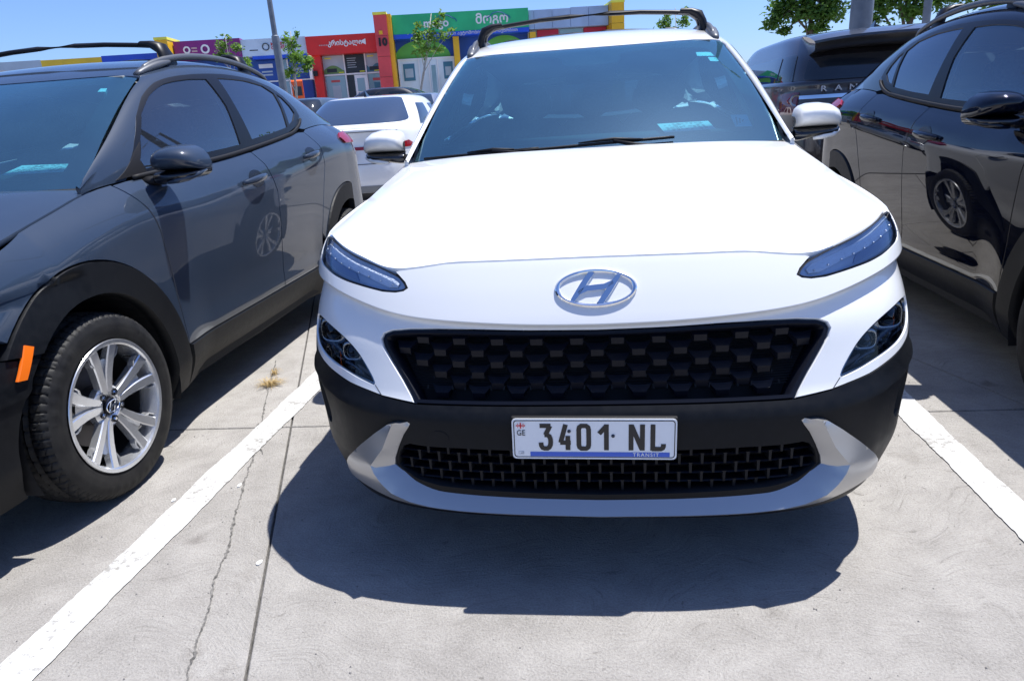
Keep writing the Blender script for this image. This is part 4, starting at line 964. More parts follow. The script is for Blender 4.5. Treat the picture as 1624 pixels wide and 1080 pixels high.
    for x_,z_ in ((-.060,.021),(.048,.009)):
        o=MB().lathe([(-.005,.0001),(-.004,.004),(-.0015,.0046)],12,1).build('plate_screw','screw_dark',pl,smooth=True); o.location=(x_,0,z_)
glass('drl_glass',(.93,.96,1.),.03); mat('drl_guide',(.85,.90,.98),.20,.0,coat=1.); mat('drl_blade',(.52,.62,.76),.15,.1,coat=1.); mat('frame_black',(.006,.007,.010),.35,spec=.3); mat('drl_deep',(.26,.36,.54),.12,.1,coat=1.)
mat('chrome_dark',(.35,.36,.38),.12,1.); mat('lens_glass',(.012,.014,.018),.03,coat=1.); mat('amber_dim',(.25,.18,.14),.2,coat=1.)
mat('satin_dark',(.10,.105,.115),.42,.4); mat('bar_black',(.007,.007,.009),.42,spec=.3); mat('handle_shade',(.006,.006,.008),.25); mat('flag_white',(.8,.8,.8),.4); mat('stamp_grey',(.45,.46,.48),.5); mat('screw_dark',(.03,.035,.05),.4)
def _ribs(name,scale):
    N,L,b=nodes(MAT[name]); tc=N.new('ShaderNodeTexCoord'); v=N.new('ShaderNodeTexVoronoi'); v.inputs['Scale'].default_value=scale; L.new(tc.outputs['Object'],v.inputs[0]); bp=N.new('ShaderNodeBump'); bp.inputs['Strength'].default_value=.6; bp.inputs['Distance'].default_value=.002; L.new(v.outputs['Distance'],bp.inputs['Height']); L.new(bp.outputs[0],b.inputs['Normal'])
_ribs('drl_guide',180)
WHITE=build_crossover((0,0,0),'white_paint','white crossover with chrome emblem and transit plate, front and centre',group='crossovers parked in the near bays')
GREY=build_crossover((-2.57,-.45,0),'grey_paint','dark grey crossover with orange side marker, parked left of the white one',front=False,group='crossovers parked in the near bays')
NAVY=build_crossover((2.53,-.03,0),'navy_paint','glossy navy black crossover parked right of the white one',front=False,group='crossovers parked in the near bays')
# papers and stickers
def quad(name,pts,material,parent=None,th=.0006):
    P=np.array(pts,float); n=np.cross(P[1]-P[0],P[3]-P[0]); n/=np.linalg.norm(n); n*=th
    return MB().add(list(P)+list(P+n),[(0,1,2,3),(7,6,5,4),(0,4,5,1),(1,5,6,2),(2,6,7,3),(3,7,4,0)]).build(name,material,parent)
def dash_paper(pts,label,x0,y0):
    P=np.array(pts)+np.array((x0,y0,0)); r=empty('paper_sheet',P[0],0,label,'paper','printed sheets on dashboards'); Q=P-P[0]
    quad('sheet',Q,'paper',r)
    rnd_=random.Random(3); n=np.cross(Q[1]-Q[0],Q[3]-Q[0]); n/=np.linalg.norm(n); n=n if n[2]>0 else -n
    mb=MB()
    for i in range(7):
        for j in range(9):
            if rnd_.random()<.35: continue
            a,b=.10+.09*j,.12+.115*i; w=.03+.05*rnd_.random(); c=[Q[0]+(Q[1]-Q[0])*u+(Q[3]-Q[0])*v+n*.0012 for u,v in ((a,b),(a+w,b),(a+w,b+.035),(a,b+.035))]; mb.add(c,[(0,1,2,3)])
    o=mb.build('print','ink',r); o['kind']='stuff'
dash_paper([(.289,.44,1.108),(.49,.44,1.111),(.487,.62,1.138),(.275,.62,1.138)],'white printed sheet lying behind the windshield of the white car',0,0)
dash_paper([(.289,.44,1.118),(.555,.44,1.116),(.444,.62,1.138),(.234,.62,1.143)],'white printed sheet behind the windshield of the dark grey car',-2.57,-.45)
def sticker(par,l,material,name='sticker'):
    return panel(name,[l],windshield,material,par,off=-.006,step=.06,thick=0)
_wsw=[o for o in WHITE.children if o.name.startswith('windshield')][0]; _wsg=[o for o in GREY.children if o.name.startswith('windshield')][0]
sticker(_wsw,[(.74,.805),(.865,.80),(.875,.85),(.745,.855)],'paper'); sticker(_wsw,[(.81,.735),(.875,.735),(.872,.785),(.808,.785)],'paper'); 
st=sticker(_wsw,[(.775,.135),(.870,.135),(.868,.225),(.770,.225)],'sticker_teal'); 
for i in range(4): panel('sticker_mark',[[(.785+.018*i,.150+.01*i),(.793+.018*i,.150+.01*i),(.803+.018*i,.205-.008*i),(.795+.018*i,.205-.008*i)]],windshield,'ink',_wsw,off=-.0055,step=.05,thick=0)
sticker(_wsg,[(.80,.835),(.875,.835),(.87,.875),(.80,.875)],'paper')
# ================================================================ ground
def gz(y): 
    y=np.asarray(y,float); t=np.clip((y-3.2)/1.2,0,1); return np.where(y<3.2,0,np.where(y<4.4,.045*.6*t*t,.027+.045*(np.minimum(y,60)-4.4)))
def gzf(y): return float(gz(y))
def concrete(name,c0,c1,swirl=True):
    m=bpy.data.materials.new(name); m.use_nodes=True; N,L,b=nodes(m); tc=N.new('ShaderNodeTexCoord')
    def noise(scale,detail=6,rough=.6,vec=None,dist=0.):
        n=N.new('ShaderNodeTexNoise'); n.inputs['Scale'].default_value=scale; n.inputs['Detail'].default_value=detail; n.inputs['Roughness'].default_value=rough; n.inputs['Distortion'].default_value=dist; L.new(vec or tc.outputs['Object'],n.inputs[0]); return n
    def ramp(src,p0,p1,a,bb):
        r=N.new('ShaderNodeMapRange'); r.inputs[1].default_value=p0; r.inputs[2].default_value=p1; r.inputs[3].default_value=a; r.inputs[4].default_value=bb; L.new(src,r.inputs[0]); return r.outputs[0]
    def math_(op,a,bb):
        k=N.new('ShaderNodeMath'); k.operation=op
        for i,v in enumerate((a,bb)):
            if isinstance(v,(int,float)): k.inputs[i].default_value=v
            else: L.new(v,k.inputs[i])
        return k.outputs[0]
    big=noise(.7,5,.6); mid=noise(7,6,.65); fine=noise(160,4,.7)
    # trowel swirls: a field warped by slow noise and drawn out into fine strokes
    wn=noise(1.5,2,.5); sub=N.new('ShaderNodeVectorMath'); sub.operation='MULTIPLY_ADD'; L.new(wn.outputs['Color'],sub.inputs[0]); sub.inputs[1].default_value=(1.3,1.3,0); L.new(tc.outputs['Object'],sub.inputs[2])
    mp=N.new('ShaderNodeMapping'); mp.inputs['Scale'].default_value=(9,75,1); L.new(sub.outputs[0],mp.inputs[0]); stk=noise(1.0,5,.7,mp.outputs[0])
    col=N.new('ShaderNodeMix'); col.data_type='RGBA'; col.inputs[6].default_value=(*c0,1); col.inputs[7].default_value=(*c1,1)
    f=math_('ADD',math_('MULTIPLY',big.outputs[0],.36),math_('ADD',math_('MULTIPLY',mid.outputs[0],.30),math_('ADD',math_('MULTIPLY',fine.outputs[0],.42),math_('MULTIPLY',stk.outputs[0],.16))))
    L.new(ramp(f,.43,.76,0,1),col.inputs[0])
    # old dark spots
    v=N.new('ShaderNodeTexVoronoi'); v.inputs['Scale'].default_value=1.7; v.inputs['Randomness'].default_value=1; wv=noise(14,3); va=N.new('ShaderNodeVectorMath'); va.operation='MULTIPLY_ADD'; L.new(wv.outputs['Color'],va.inputs[0]); va.inputs[1].default_value=(.10,.10,0); L.new(tc.outputs['Object'],va.inputs[2]); L.new(va.outputs[0],v.inputs[0])
    dk=N.new('ShaderNodeMix'); dk.data_type='RGBA'; dk.blend_type='MULTIPLY'; dk.inputs[7].default_value=(.55,.53,.52,1); L.new(ramp(v.outputs['Distance'],.035,.075,.75,0),dk.inputs[0]); L.new(col.outputs[2],dk.inputs[6]); 
    v2=N.new('ShaderNodeTexVoronoi'); v2.inputs['Scale'].default_value=21; L.new(va.outputs[0],v2.inputs[0]); dk2=N.new('ShaderNodeMix'); dk2.data_type='RGBA'; dk2.blend_type='MULTIPLY'; dk2.inputs[7].default_value=(.45,.44,.44,1); L.new(ramp(v2.outputs['Distance'],.05,.085,.6,0),dk2.inputs[0]); L.new(dk.outputs[2],dk2.inputs[6])
    # thin dark strokes left by the trowel, in patches
    dk3=N.new('ShaderNodeMix'); dk3.data_type='RGBA'; dk3.blend_type='MULTIPLY'; dk3.inputs[7].default_value=(.62,.61,.60,1); L.new(math_('MULTIPLY',ramp(stk.outputs[0],.40,.335,0,.75),ramp(big.outputs[0],.40,.58,.15,1)),dk3.inputs[0]); L.new(dk2.outputs[2],dk3.inputs[6])
    # drips of oil, soft edged, of many sizes
    ol=noise(2.6,7,.72); dk4=N.new('ShaderNodeMix'); dk4.data_type='RGBA'; dk4.blend_type='MULTIPLY'; dk4.inputs[7].default_value=(.66,.64,.62,1); L.new(ramp(ol.outputs[0],.60,.74,0,.8),dk4.inputs[0]); L.new(dk3.outputs[2],dk4.inputs[6]); L.new(dk4.outputs[2],b.inputs['Base Color'])
    b.inputs['Roughness'].default_value=.86; b.inputs['Specular IOR Level'].default_value=.25
    h=math_('ADD',math_('MULTIPLY',math_('MULTIPLY',stk.outputs[0],ramp(big.outputs[0],.42,.62,.15,.75)),1.0 if swirl else .2),math_('MULTIPLY',fine.outputs[0],.9)); bp=N.new('ShaderNodeBump'); bp.inputs['Strength'].default_value=.9; bp.inputs['Distance'].default_value=.008; L.new(h,bp.inputs['Height']); L.new(bp.outputs[0],b.inputs['Normal']); MAT[name]=m; return m
concrete('concrete',(.185,.172,.157),(.435,.412,.382)); concrete('far_concrete',(.20,.19,.18),(.33,.32,.305),False)
add_noise(mat('crack_dirt',(.10,.095,.085),.95),60,(.07,.066,.06),(.20,.19,.175)); add_noise(mat('joint_filler',(.03,.03,.03),.9),30,(.035,.034,.033),(.09,.085,.08))
GROUND=MB().grid([[(x,y,gzf(y)-.014) for x in (-400,-60,-20,-6,0,6,20,60,400)] for y in (-300,-40,-8,-3,0,3.2,3.5,3.8,4.1,4.4,12,30,60,120,600)]).build('ground','joint_filler'); tag(GROUND,kind='structure')
# far paving laid over the sheet, beyond the slabs that can be told apart
FAR=MB()
for (x0,x1,ys) in ((-60,60,(6.4,8,12,30,60)),(-60,-7.2,(-8,-3,0,3.2,3.8,4.4,6.38)),(7.8,60,(-8,-3,0,3.2,3.8,4.4,6.38)),(-7.2,7.8,(-30,-8.02))): FAR.grid([[(x,y,gzf(y)-.002) for x in (x0,(x0+x1)/2,x1)] for y in ys])
o=FAR.build('pavement','far_concrete'); tag(o,kind='structure')
# slabs between the joints: the long joint runs obliquely (-.848,-1.304) -> (-1.665,1.023), the cross joint near y = .1
def xj(y,k): return -1.265-.3512*(y+.1)+k*3.05
def yj(x,k): return .105+.034*x+k*3.1
def isect(k,m):
    y=yj(xj(0,k),m)
    for _ in range(6): y=yj(xj(y,k),m)
    return xj(y,k),y
for k in range(-2,3):
    for m in range(-2,2):
        c=[isect(k,m),isect(k+1,m),isect(k+1,m+1),isect(k,m+1)]; c=[(min(max(x,-7.19),7.79),min(max(y,-8.0),6.38)) for x,y in c]
        e=inset(c,.004); e2=inset(c,.007); n=4
        def zz(x,y,d=0): return gzf(y)-d
        V=[]; F=[]
        # top as a small grid so that it follows the rise
        G_=[[tuple((1-u)*((1-v)*np.array(e2[0])+v*np.array(e2[3]))+u*((1-v)*np.array(e2[1])+v*np.array(e2[2]))) for u in np.linspace(0,1,3)] for v in np.linspace(0,1,9)]
        mb=MB(); mb.grid([[(x,y,zz(x,y)) for x,y in row] for row in G_])
        rim=[G_[0][i] for i in range(3)]+[G_[i][2] for i in range(1,9)]+[G_[8][i] for i in (1,0)]+[G_[i][0] for i in range(7,0,-1)]; ro=inset(rim,-.003); q=len(rim)
        mb.add([(x,y,zz(x,y)) for x,y in rim]+[(x,y,zz(x,y)-.003) for x,y in ro]+[(x,y,zz(x,y)-.016) for x,y in ro],[(i,(i+1)%q,q+(i+1)%q,q+i) for i in range(q)]+[(q+i,q+(i+1)%q,2*q+(i+1)%q,2*q+i) for i in range(q)])
        mb.build('concrete_slab','concrete',GROUND)
# cracks: open, crumbled strips
CR=[(-.988,-1.311),(-1.035,-1.18),(-1.062,-1.08),(-1.121,-.942),(-1.153,-.812),(-1.206,-.682),(-1.29,-.435),(-1.339,-.302),(-1.387,-.154),(-1.485,.102),(-1.584,.373),(-1.785,.93)]
def crack(path,w,z=.0025,name='crack',seed=1):
    rg=np.random.default_rng(seed); P=[]
    for i in range(len(path)-1):
        for t in np.linspace(0,1,22,endpoint=False): P.append(np.array(path[i])*(1-t)+np.array(path[i+1])*t)
    P=np.array(P); off=np.cumsum(rg.normal(0,.0014,len(P))); off-=np.linspace(off[0],off[-1],len(P)); P[:,0]+=off+rg.normal(0,.0012,len(P)); 
    wd=w*np.clip(.35+.9*np.abs(np.sin(np.arange(len(P))*.13))*rg.random(len(P)),.12,1.6)
    L=[(p[0]-d,p[1],z) for p,d in zip(P,wd)]; R_=[(p[0]+d*rg.random(),p[1],z) for p,d in zip(P,wd)]
    n=len(P); o=MB().add(L+R_,[(i,i+1,n+i+1,n+i) for i in range(n-1)]).build(name,'crack_dirt'); tag(o,kind='structure'); return o
CRX=[(-.93,-1.62)]+CR; crack(CRX,.006)
crack([(-1.33,-.19),(-1.40,-.08),(-1.455,.0),(-1.485,.10)],.005,seed=4); crack([(.45,.09),(1.0,.12),(1.36,.13),(1.9,.20)],.003,seed=6)
# painted bay lines
def linepaint():
    m=mat('line_paint',(.62,.62,.59),.7); N,L,b=nodes(m); tc=N.new('ShaderNodeTexCoord'); n1=N.new('ShaderNodeTexNoise'); n1.inputs['Scale'].default_value=55; n1.inputs['Detail'].default_value=8; n1.inputs['Roughness'].default_value=.75; L.new(tc.outputs['Object'],n1.inputs[0])
    n2=N.new('ShaderNodeTexNoise'); n2.inputs['Scale'].default_value=4; L.new(tc.outputs['Object'],n2.inputs[0]); a=N.new('ShaderNodeMath'); a.operation='MULTIPLY_ADD'; L.new(n2.outputs[0],a.inputs[0]); a.inputs[1].default_value=.50; L.new(n1.outputs[0],a.inputs[2])
    r=N.new('ShaderNodeValToRGB'); r.color_ramp.elements[0].position=.60; r.color_ramp.elements[0].color=(.26,.25,.23,1); r.color_ramp.elements[1].position=.72; r.color_ramp.elements[1].color=(.52,.515,.50,1); L.new(a.outputs[0],r.inputs[0]); L.new(r.outputs[0],b.inputs['Base Color'])
    bp=N.new('ShaderNodeBump'); bp.inputs['Strength'].default_value=.5; bp.inputs['Distance'].default_value=.004; L.new(n1.outputs[0],bp.inputs['Height']); L.new(bp.outputs[0],b.inputs['Normal'])
linepaint()
def bay_line(x0,x1,y0,y1,seed):
    rg=np.random.default_rng(seed); n=int((y1-y0)/.008); ys=np.linspace(y0,y1,n); t=math.tan(math.radians(.553))
    def edge(x):
        w=np.convolve(rg.normal(0,1,n+60),np.ones(60)/60,'same')[:n]*.030+np.convolve(rg.normal(0,1,n+6),np.ones(5)/5,'same')[:n]*.0022; return x+t*(ys+1)+w
    a,b=edge(x0),edge(x1); V=[(p,y,gzf(y)+.004) for p,y in zip(a,ys)]+[(p,y,gzf(y)+.004) for p,y in zip(b,ys)]
    o=MB().add(V,[(i,n+i,n+i+1,i+1) for i in range(n-1)]).build('parking_line','line_paint'); tag(o,kind='structure')
bay_line(-1.490,-1.366,-4.0,4.6,3); bay_line(1.1595,1.272,-4.0,4.6,5); bay_line(-4.1,-3.98,-4.0,4.6,8); bay_line(3.8,3.92,-4,4.6,9)
# dry grass in the crack
mat('dry_grass',(.42,.30,.13),.8); mat('chip_white',(.75,.75,.73),.7); mat('pebble',(.20,.19,.18),.8)
def tuft(x,y,n,r,label):
    mb=MB(); rg=np.random.default_rng(int(abs(x*1000)))
    for i in range(n):
        a=rg.random()*6.28; l=r*(.4+.8*rg.random()); h=.03*rg.random()+.006; b=(x+rg.normal(0,r*.18),y+rg.normal(0,r*.18)); d=(math.cos(a)*l,math.sin(a)*l*.8); w=.0011; nx,ny=-math.sin(a)*w,math.cos(a)*w
        mb.add([(b[0]-nx,b[1]-ny,.003),(b[0]+nx,b[1]+ny,.003),(b[0]+d[0]*.5-nx,b[1]+d[1]*.5-ny,h),(b[0]+d[0]*.5+nx,b[1]+d[1]*.5+ny,h),(b[0]+d[0],b[1]+d[1],h*.35+.004)],[(0,1,3,2),(2,3,4)])
    o=mb.build('dry_grass_tuft','dry_grass',fix=False); tag(o,label,'grass tuft','dry tufts in the crack'); return o
tuft(-1.64,.545,150,.085,'larger tuft of dry straw coloured grass in the crack beside the grey car'); tuft(-1.68,.69,50,.04,'smaller tuft of dry grass farther along the crack by the grey car')
# grit blown into the bays: too many and too small to pick apart
def grit(n,x0,x1,y0,y1):
    rg=np.random.default_rng(21); mb=MB()
    for i in range(n):
        x=x0+(x1-x0)*rg.random(); y=y0+(y1-y0)*rg.random()**1.2; r=.0012+.0032*rg.random()**3; a=rg.random()*6.28
        mb.add([(x+r*math.cos(a+k*2.1),y+r*math.sin(a+k*2.1),.0003) for k in range(3)]+[(x,y,r*1.1)],[(0,1,3),(1,2,3),(2,0,3)])
    o=mb.build('grit','pebble'); tag(o,'fine dark grit scattered over the concrete bays','grit',kind='stuff')
grit(1500,-2.2,2.2,-1.9,1.2)
# chips of paint and small stones
for (x,y,s,lab) in ((-1.50,-.53,.011,'tiny white chip on the concrete near the grey car tyre'),(-1.40,-.50,.006,'smallest white speck on the concrete beside the bay line'),(-1.305,-.43,.012,'white chip lying on the crack beside the left bay line'),(-1.015,-.87,.013,'white chip lying on the dark joint left of the shadow')):
    rg=random.Random(int(s*1e4)); o=MB().prism([(x+s*.6*math.cos(a)*(.7+.5*rg.random()),y+s*math.sin(a)*(.7+.5*rg.random())) for a in np.linspace(0,6.28,8)[:-1]],2,.001,.0045).build('paint_chip','chip_white'); tag(o,lab,'paint chip','paint chips on the concrete')
# ================================================================ shops
FP=(-4.716,33.189,1.35); FR=math.atan2(.1996,.98); Z0=1.35
for nm,c in (('sign_purple',(.16,.012,.13)),('sign_white',(.42,.50,.58)),('sign_red',(.50,.015,.012)),('sign_green',(.018,.33,.13)),('strip_blue',(.008,.06,.45)),('wall_blue',(.010,.055,.25)),('pillar_red',(.50,.05,.055)),('pillar_yellow',(.62,.33,.01)),('cap_yellow',(.80,.55,.06)),('panel_grey',(.25,.33,.46)),('wall_red',(.38,.012,.04)),('wall_white',(.50,.56,.60)),('frame_white',(.60,.64,.68)),('hill_green',(.10,.36,.05)),('text_white',(.80,.80,.80)),('text_grey',(.55,.35,.35)),('text_red',(.60,.08,.08)),('text_black',(.01,.01,.012)),('poster_dark',(.02,.03,.04)),('poster_grey',(.30,.36,.40)),('poster_teal',(.04,.14,.20)),('poster_green',(.10,.20,.06)),('poster_yellow',(.7,.6,.03)),('roof_grey',(.3,.3,.31)),('parapet_grey',(.26,.32,.38)),('parapet_yellow',(.50,.33,.02)),('parapet_blue',(.01,.05,.38))):
    c=tuple(min(.85,v*1.45) for v in c) if not nm.startswith(('text_','poster_dark','roof')) else c
    add_noise(mat(nm,c,.45),1.3,tuple(v*.88 for v in c),tuple(min(1,v*1.08) for v in c),rough=(.35,.6))
mat('car_line',(.01,.10,.30),.4); mat('shop_glass',(.25,.40,.47),.06,.0,coat=.6); mat('dark_glass',(.03,.05,.07),.05,coat=.6)
def shop(name,label,cat='shop',group=None):
    return empty(name,FP,FR,label,cat,{'shop':'shops in the row','pillar':'pillars between the shops'}.get(cat,group))
def fbox(par,name,u0,u1,z0,z1,y0,y1,material): return MB().box(((u0+u1)/2,(y0+y1)/2,(z0+z1)/2-Z0),(u1-u0,abs(y1-y0),z1-z0)).build(name,material,par)
# low block far left
b=shop('shop_unit','low shop block with grey, yellow and blue parapet behind the grey car')
fbox(b,'wall',-30,-15.45,Z0,4.2,.3,9,'parapet_grey'); fbox(b,'parapet',-30,-20.9,4.2,4.83,.0,9,'parapet_grey'); fbox(b,'parapet',-20.9,-18.2,4.2,4.81,-.02,9,'parapet_yellow'); fbox(b,'parapet',-18.2,-15.4,4.2,4.85,0,9,'parapet_blue')
def pillar(u0,u1,ztop,body,cap,label,ext=None,y0=-.9):
    p=shop('shop_pillar',label,'pillar')
    zs=np.linspace(Z0,ztop-.12,6)
    for i in range(5): fbox(p,'panel',u0,u1,zs[i]+.015,zs[i+1],y0,.6,body)
    fbox(p,'core',u0+.03,u1-.03,Z0,ztop-.12,y0+.03,.62,'text_black'); fbox(p,'cap',u0-.02,u1+.02,ztop-.115,ztop,y0-.03,.7,cap); return p
pillar(-15.35,-14.8,5.40,'pillar_yellow','cap_yellow','yellow panelled pillar at the left end of the purple sign')
p10=pillar(-5.47,-4.88,5.93,'pillar_red','cap_yellow','tall red pillar with yellow cap and black number 10')
fbox(p10,'side_strip',-4.875,-4.68,Z0,5.85,-.75,.6,'pillar_yellow'); text_obj('number','10',.46,'text_black',p10,(-5.175,-.93,4.50-Z0),depth=.01,bold=.022); fbox(p10,'small_lamp',-5.28,-5.12,4.98,5.14,-.93,-.9,'pillar_yellow')
pillar(5.66,6.27,5.88,'pillar_yellow','cap_yellow','yellow panelled pillar at the right end of the grey fascia')
# purple
s_=shop('shop_unit','shop with purple fascia sign between yellow pillar and white sign')
fbox(s_,'wall',-14.8,-11.75,Z0,5.0,.2,9,'wall_blue'); sg=fbox(s_,'sign_board',-14.75,-11.75,4.42,5.24,-.35,.2,'sign_purple')
mbx=MB().lathe([(-.40,.12),(-.40,.20),(-.36,.20)],20,1,(0,0,0)); o=mbx.build('logo_ring','text_white',sg); o.location=(-13.35,.0,4.85-Z0); o.scale=(1,1,1)
o=MB().lathe([(-.40,.09),(-.40,.16),(-.36,.16)],20,1).build('logo_ring','text_white',sg); o.location=(-14.18,.0,4.85-Z0)
for i in range(2): fbox(sg,'small_print',-13.97,-13.72,4.88-.13*i,4.95-.13*i,-.372,-.35,'text_grey')
# white sign shop
s_=shop('shop_unit','shop with pale fascia sign and blue glazed front left of the red shop')
fbox(s_,'wall',-11.74,-8.75,Z0,4.9,.25,9,'wall_blue'); sg=fbox(s_,'sign_board',-11.74,-8.76,4.42,5.16,-.30,.25,'sign_white'); fbox(s_,'blue_strip',-11.3,-8.76,4.29,4.42,-.32,.25,'strip_blue')
o=MB().lathe([(-.34,.13),(-.34,.165),(-.30,.165)],24,1).build('logo_ring','text_black',sg); o.location=(-10.62,0,4.80-Z0)
text_obj('sign_text','MONEY',.185,'text_red',sg,(-10.38,-.32,4.84-Z0),align='LEFT',depth=.006,bold=.006); text_obj('sign_text','CREDIT',.185,'text_red',sg,(-10.38,-.32,4.68-Z0),align='LEFT',depth=.006,bold=.006)
fbox(sg,'small_print',-11.38,-11.0,4.66,4.70,-.312,-.30,'text_black'); fbox(sg,'small_print',-9.4,-9.0,4.70,4.74,-.312,-.30,'text_black')
for i,(u0,u1) in enumerate(((-11.3,-10.35),(-10.25,-9.9),(-9.8,-8.8))):
    for z0,z1 in ((3.35,4.25),(1.5,3.28)): fbox(s_,'window',u0,u1,z0,z1,.19,.25,'wall_blue' if i!=1 else 'shop_glass')
for u in (-10.30,-9.85): fbox(s_,'mullion',u-.03,u+.03,Z0,4.29,.15,.25,'frame_white')
fbox(s_,'transom',-11.3,-8.76,3.285,3.345,.15,.25,'frame_white'); fbox(s_,'window_print',-11.2,-10.55,3.92,4.10,.18,.19,'frame_white'); 
for i in range(2): fbox(s_,'window_print',-11.1,-10.6,3.58+.14*i,3.65+.14*i,.18,.19,'poster_grey'); fbox(s_,'window_print',-9.6,-9.1,3.62+.14*i,3.68+.14*i,.18,.19,'poster_grey')
# red shop
s_=shop('shop_unit','shop with red fascia sign and white triangle left of pillar 10')
fbox(s_,'wall',-8.74,-5.46,Z0,4.95,.35,9,'wall_white'); sg=fbox(s_,'sign_board',-8.74,-5.47,4.31,5.12,-.45,.35,'sign_red')
text_obj('sign_text','კრისტალი',.29,'text_white',sg,(-6.95,-.46,4.68-Z0),depth=.01,bold=.008)
MB().add([(-6.28,-.47,4.78-Z0),(-5.98,-.47,4.90-Z0),(-5.98,-.47,4.64-Z0)],[(0,1,2)]).build('sign_triangle','text_white',sg)
for i in range(6): fbox(sg,'small_print',-8.15+.08*i,-8.15+.08*i+.05,4.68,4.73,-.462,-.45,'text_grey')
fbox(s_,'red_post',-8.62,-8.22,Z0,4.31,-.2,.35,'sign_red')
cols=[(-8.20,-7.20),(-7.17,-6.20),(-6.17,-5.50)]
for i,(u0,u1) in enumerate(cols):
    w=fbox(s_,'window',u0,u1,3.48,4.30,.27,.35,('poster_grey','poster_dark','poster_grey')[i]); 
    if i!=1:
        pts=[(u0+(u1-u0)*t,.262,3.50+.26*abs(math.sin(t*3.1+.2+i))+.10-Z0) for t in np.linspace(0,1,14)]; V=[(u0,.262,3.48-Z0)]+pts+[(u1,.262,3.48-Z0)]; MB().add(V,[tuple(range(len(V)))]).build('poster_hill','poster_green' if i==0 else 'poster_teal',w); fbox(w,'poster_car',u0+.15,u0+.62,3.55,3.72,.255,.262,'poster_dark'); fbox(w,'poster_title',u0+.1,u0+.4,4.16,4.21,.262,.27,'poster_yellow')
    else:
        for j in range(5): fbox(w,'poster_print',u0+.12,u0+.55-.05*(j%2),4.12-.10*j,4.15-.10*j,.262,.27,'poster_grey')
    fbox(w,'poster_mark',u1-.30,u1-.06,3.51,3.55,.25,.262,'poster_yellow')
fbox(s_,'transom',-8.2,-5.48,3.40,3.47,.22,.35,'frame_white')
for u in (-7.185,-6.185): fbox(s_,'mullion',u-.03,u+.03,Z0,4.31,.20,.35,'frame_white')
w=fbox(s_,'window',-8.18,-7.22,Z0+.1,3.39,.29,.35,'shop_glass'); fbox(w,'poster',-7.90,-7.50,2.25,2.95,.28,.29,'poster_grey'); fbox(w,'poster_title',-7.92,-7.5,3.10,3.2,.28,.29,'text_red')
fbox(s_,'window',-7.14,-6.82,Z0+.1,3.39,.29,.35,'poster_dark')
d=fbox(s_,'door',-6.78,-6.22,Z0,3.36,.24,.35,'frame_white'); fbox(d,'door_glass',-6.68,-6.32,2.62,3.22,.22,.24,'shop_glass'); fbox(d,'door_glass',-6.68,-6.32,1.6,2.56,.22,.24,'dark_glass'); fbox(d,'handle',-6.30,-6.27,2.3,2.6,.19,.24,'text_black')
w=fbox(s_,'window',-6.15,-5.5,Z0+.1,3.39,.29,.35,'shop_glass'); fbox(w,'poster',-5.88,-5.60,2.5,3.0,.28,.29,'poster_teal'); fbox(w,'poster_title',-5.92,-5.58,3.08,3.2,.28,.29,'text_red')
sgn=shop('blade_sign','small box sign projecting from the red post','sign'); fbox(sgn,'box',-8.72,-8.62,3.25,3.78,-.75,-.2,'frame_white'); fbox(sgn,'bracket',-8.62,-8.42,3.40,3.62,-.40,-.2,'text_black')
# green shop
s_=shop('shop_unit','shop with wide green fascia sign and blue strip right of pillar 10')
fbox(s_,'wall',-4.67,1.75,Z0,5.6,.35,9,'wall_blue'); sg=fbox(s_,'sign_board',-4.66,1.76,4.98,5.82,-.45,.35,'sign_green'); bs=fbox(s_,'blue_strip',-4.66,1.76,4.78,4.975,-.47,.35,'strip_blue')
text_obj('sign_text','mogo',.52,'text_white',sg,(-2.62,-.46,5.22-Z0),depth=.01,bold=.012); text_obj('sign_text','მოგო',.56,'text_white',sg,(.02,-.46,5.26-Z0),depth=.01,bold=.014)
text_obj('strip_text','სესხი ავტომობილის გირავნობით',.20,'text_white',bs,(-.55,-.48,4.83-Z0),depth=.004)
for cx in (-2.25,.28):
    P=[(cx-.52,-.47,5.46-Z0),(cx-.38,-.47,5.52-Z0),(cx-.20,-.47,5.66-Z0),(cx+.0,-.47,5.71-Z0),(cx+.22,-.47,5.68-Z0),(cx+.42,-.47,5.56-Z0),(cx+.56,-.47,5.50-Z0),(cx+.60,-.47,5.40-Z0)]; MB().tube(P,.022,6).build('logo_arc','car_line',sg)
for cx,w in ((-3.4,1.35),(.6,1.1)):
    V=[(cx+w*math.cos(a),.335,3.95-Z0+.82*max(0,math.sin(a))) for a in np.linspace(0,math.pi,18)]; MB().add(V,[tuple(range(18))]).build('painted_hill','hill_green',s_)
for u in (-1.75,1.95): fbox(s_,'yellow_post',u-.14,u+.14,Z0,4.77,-.3,.35,'pillar_yellow')
fbox(s_,'shop_front',-4.62,-1.9,Z0,3.93,.2,.35,'wall_white'); fbox(s_,'transom',-4.62,-1.9,3.88,3.95,.14,.2,'frame_white')
for u in (-4.6,-3.62,-3.15,-2.72,-1.93): fbox(s_,'mullion',u-.03,u+.03,Z0,3.95,.13,.2,'frame_white')
for u0,u1 in ((-4.4,-3.85),(-2.45,-2.0)): w=fbox(s_,'poster',u0,u1,2.95,3.72,.17,.2,'poster_teal'); fbox(w,'poster_inner',u0+.08,u1-.08,3.1,3.5,.16,.17,'poster_grey')
d=fbox(s_,'door',-3.10,-2.77,Z0,3.80,.15,.2,'wall_white'); fbox(d,'door_glass',-3.04,-2.83,2.2,3.6,.13,.15,'shop_glass')
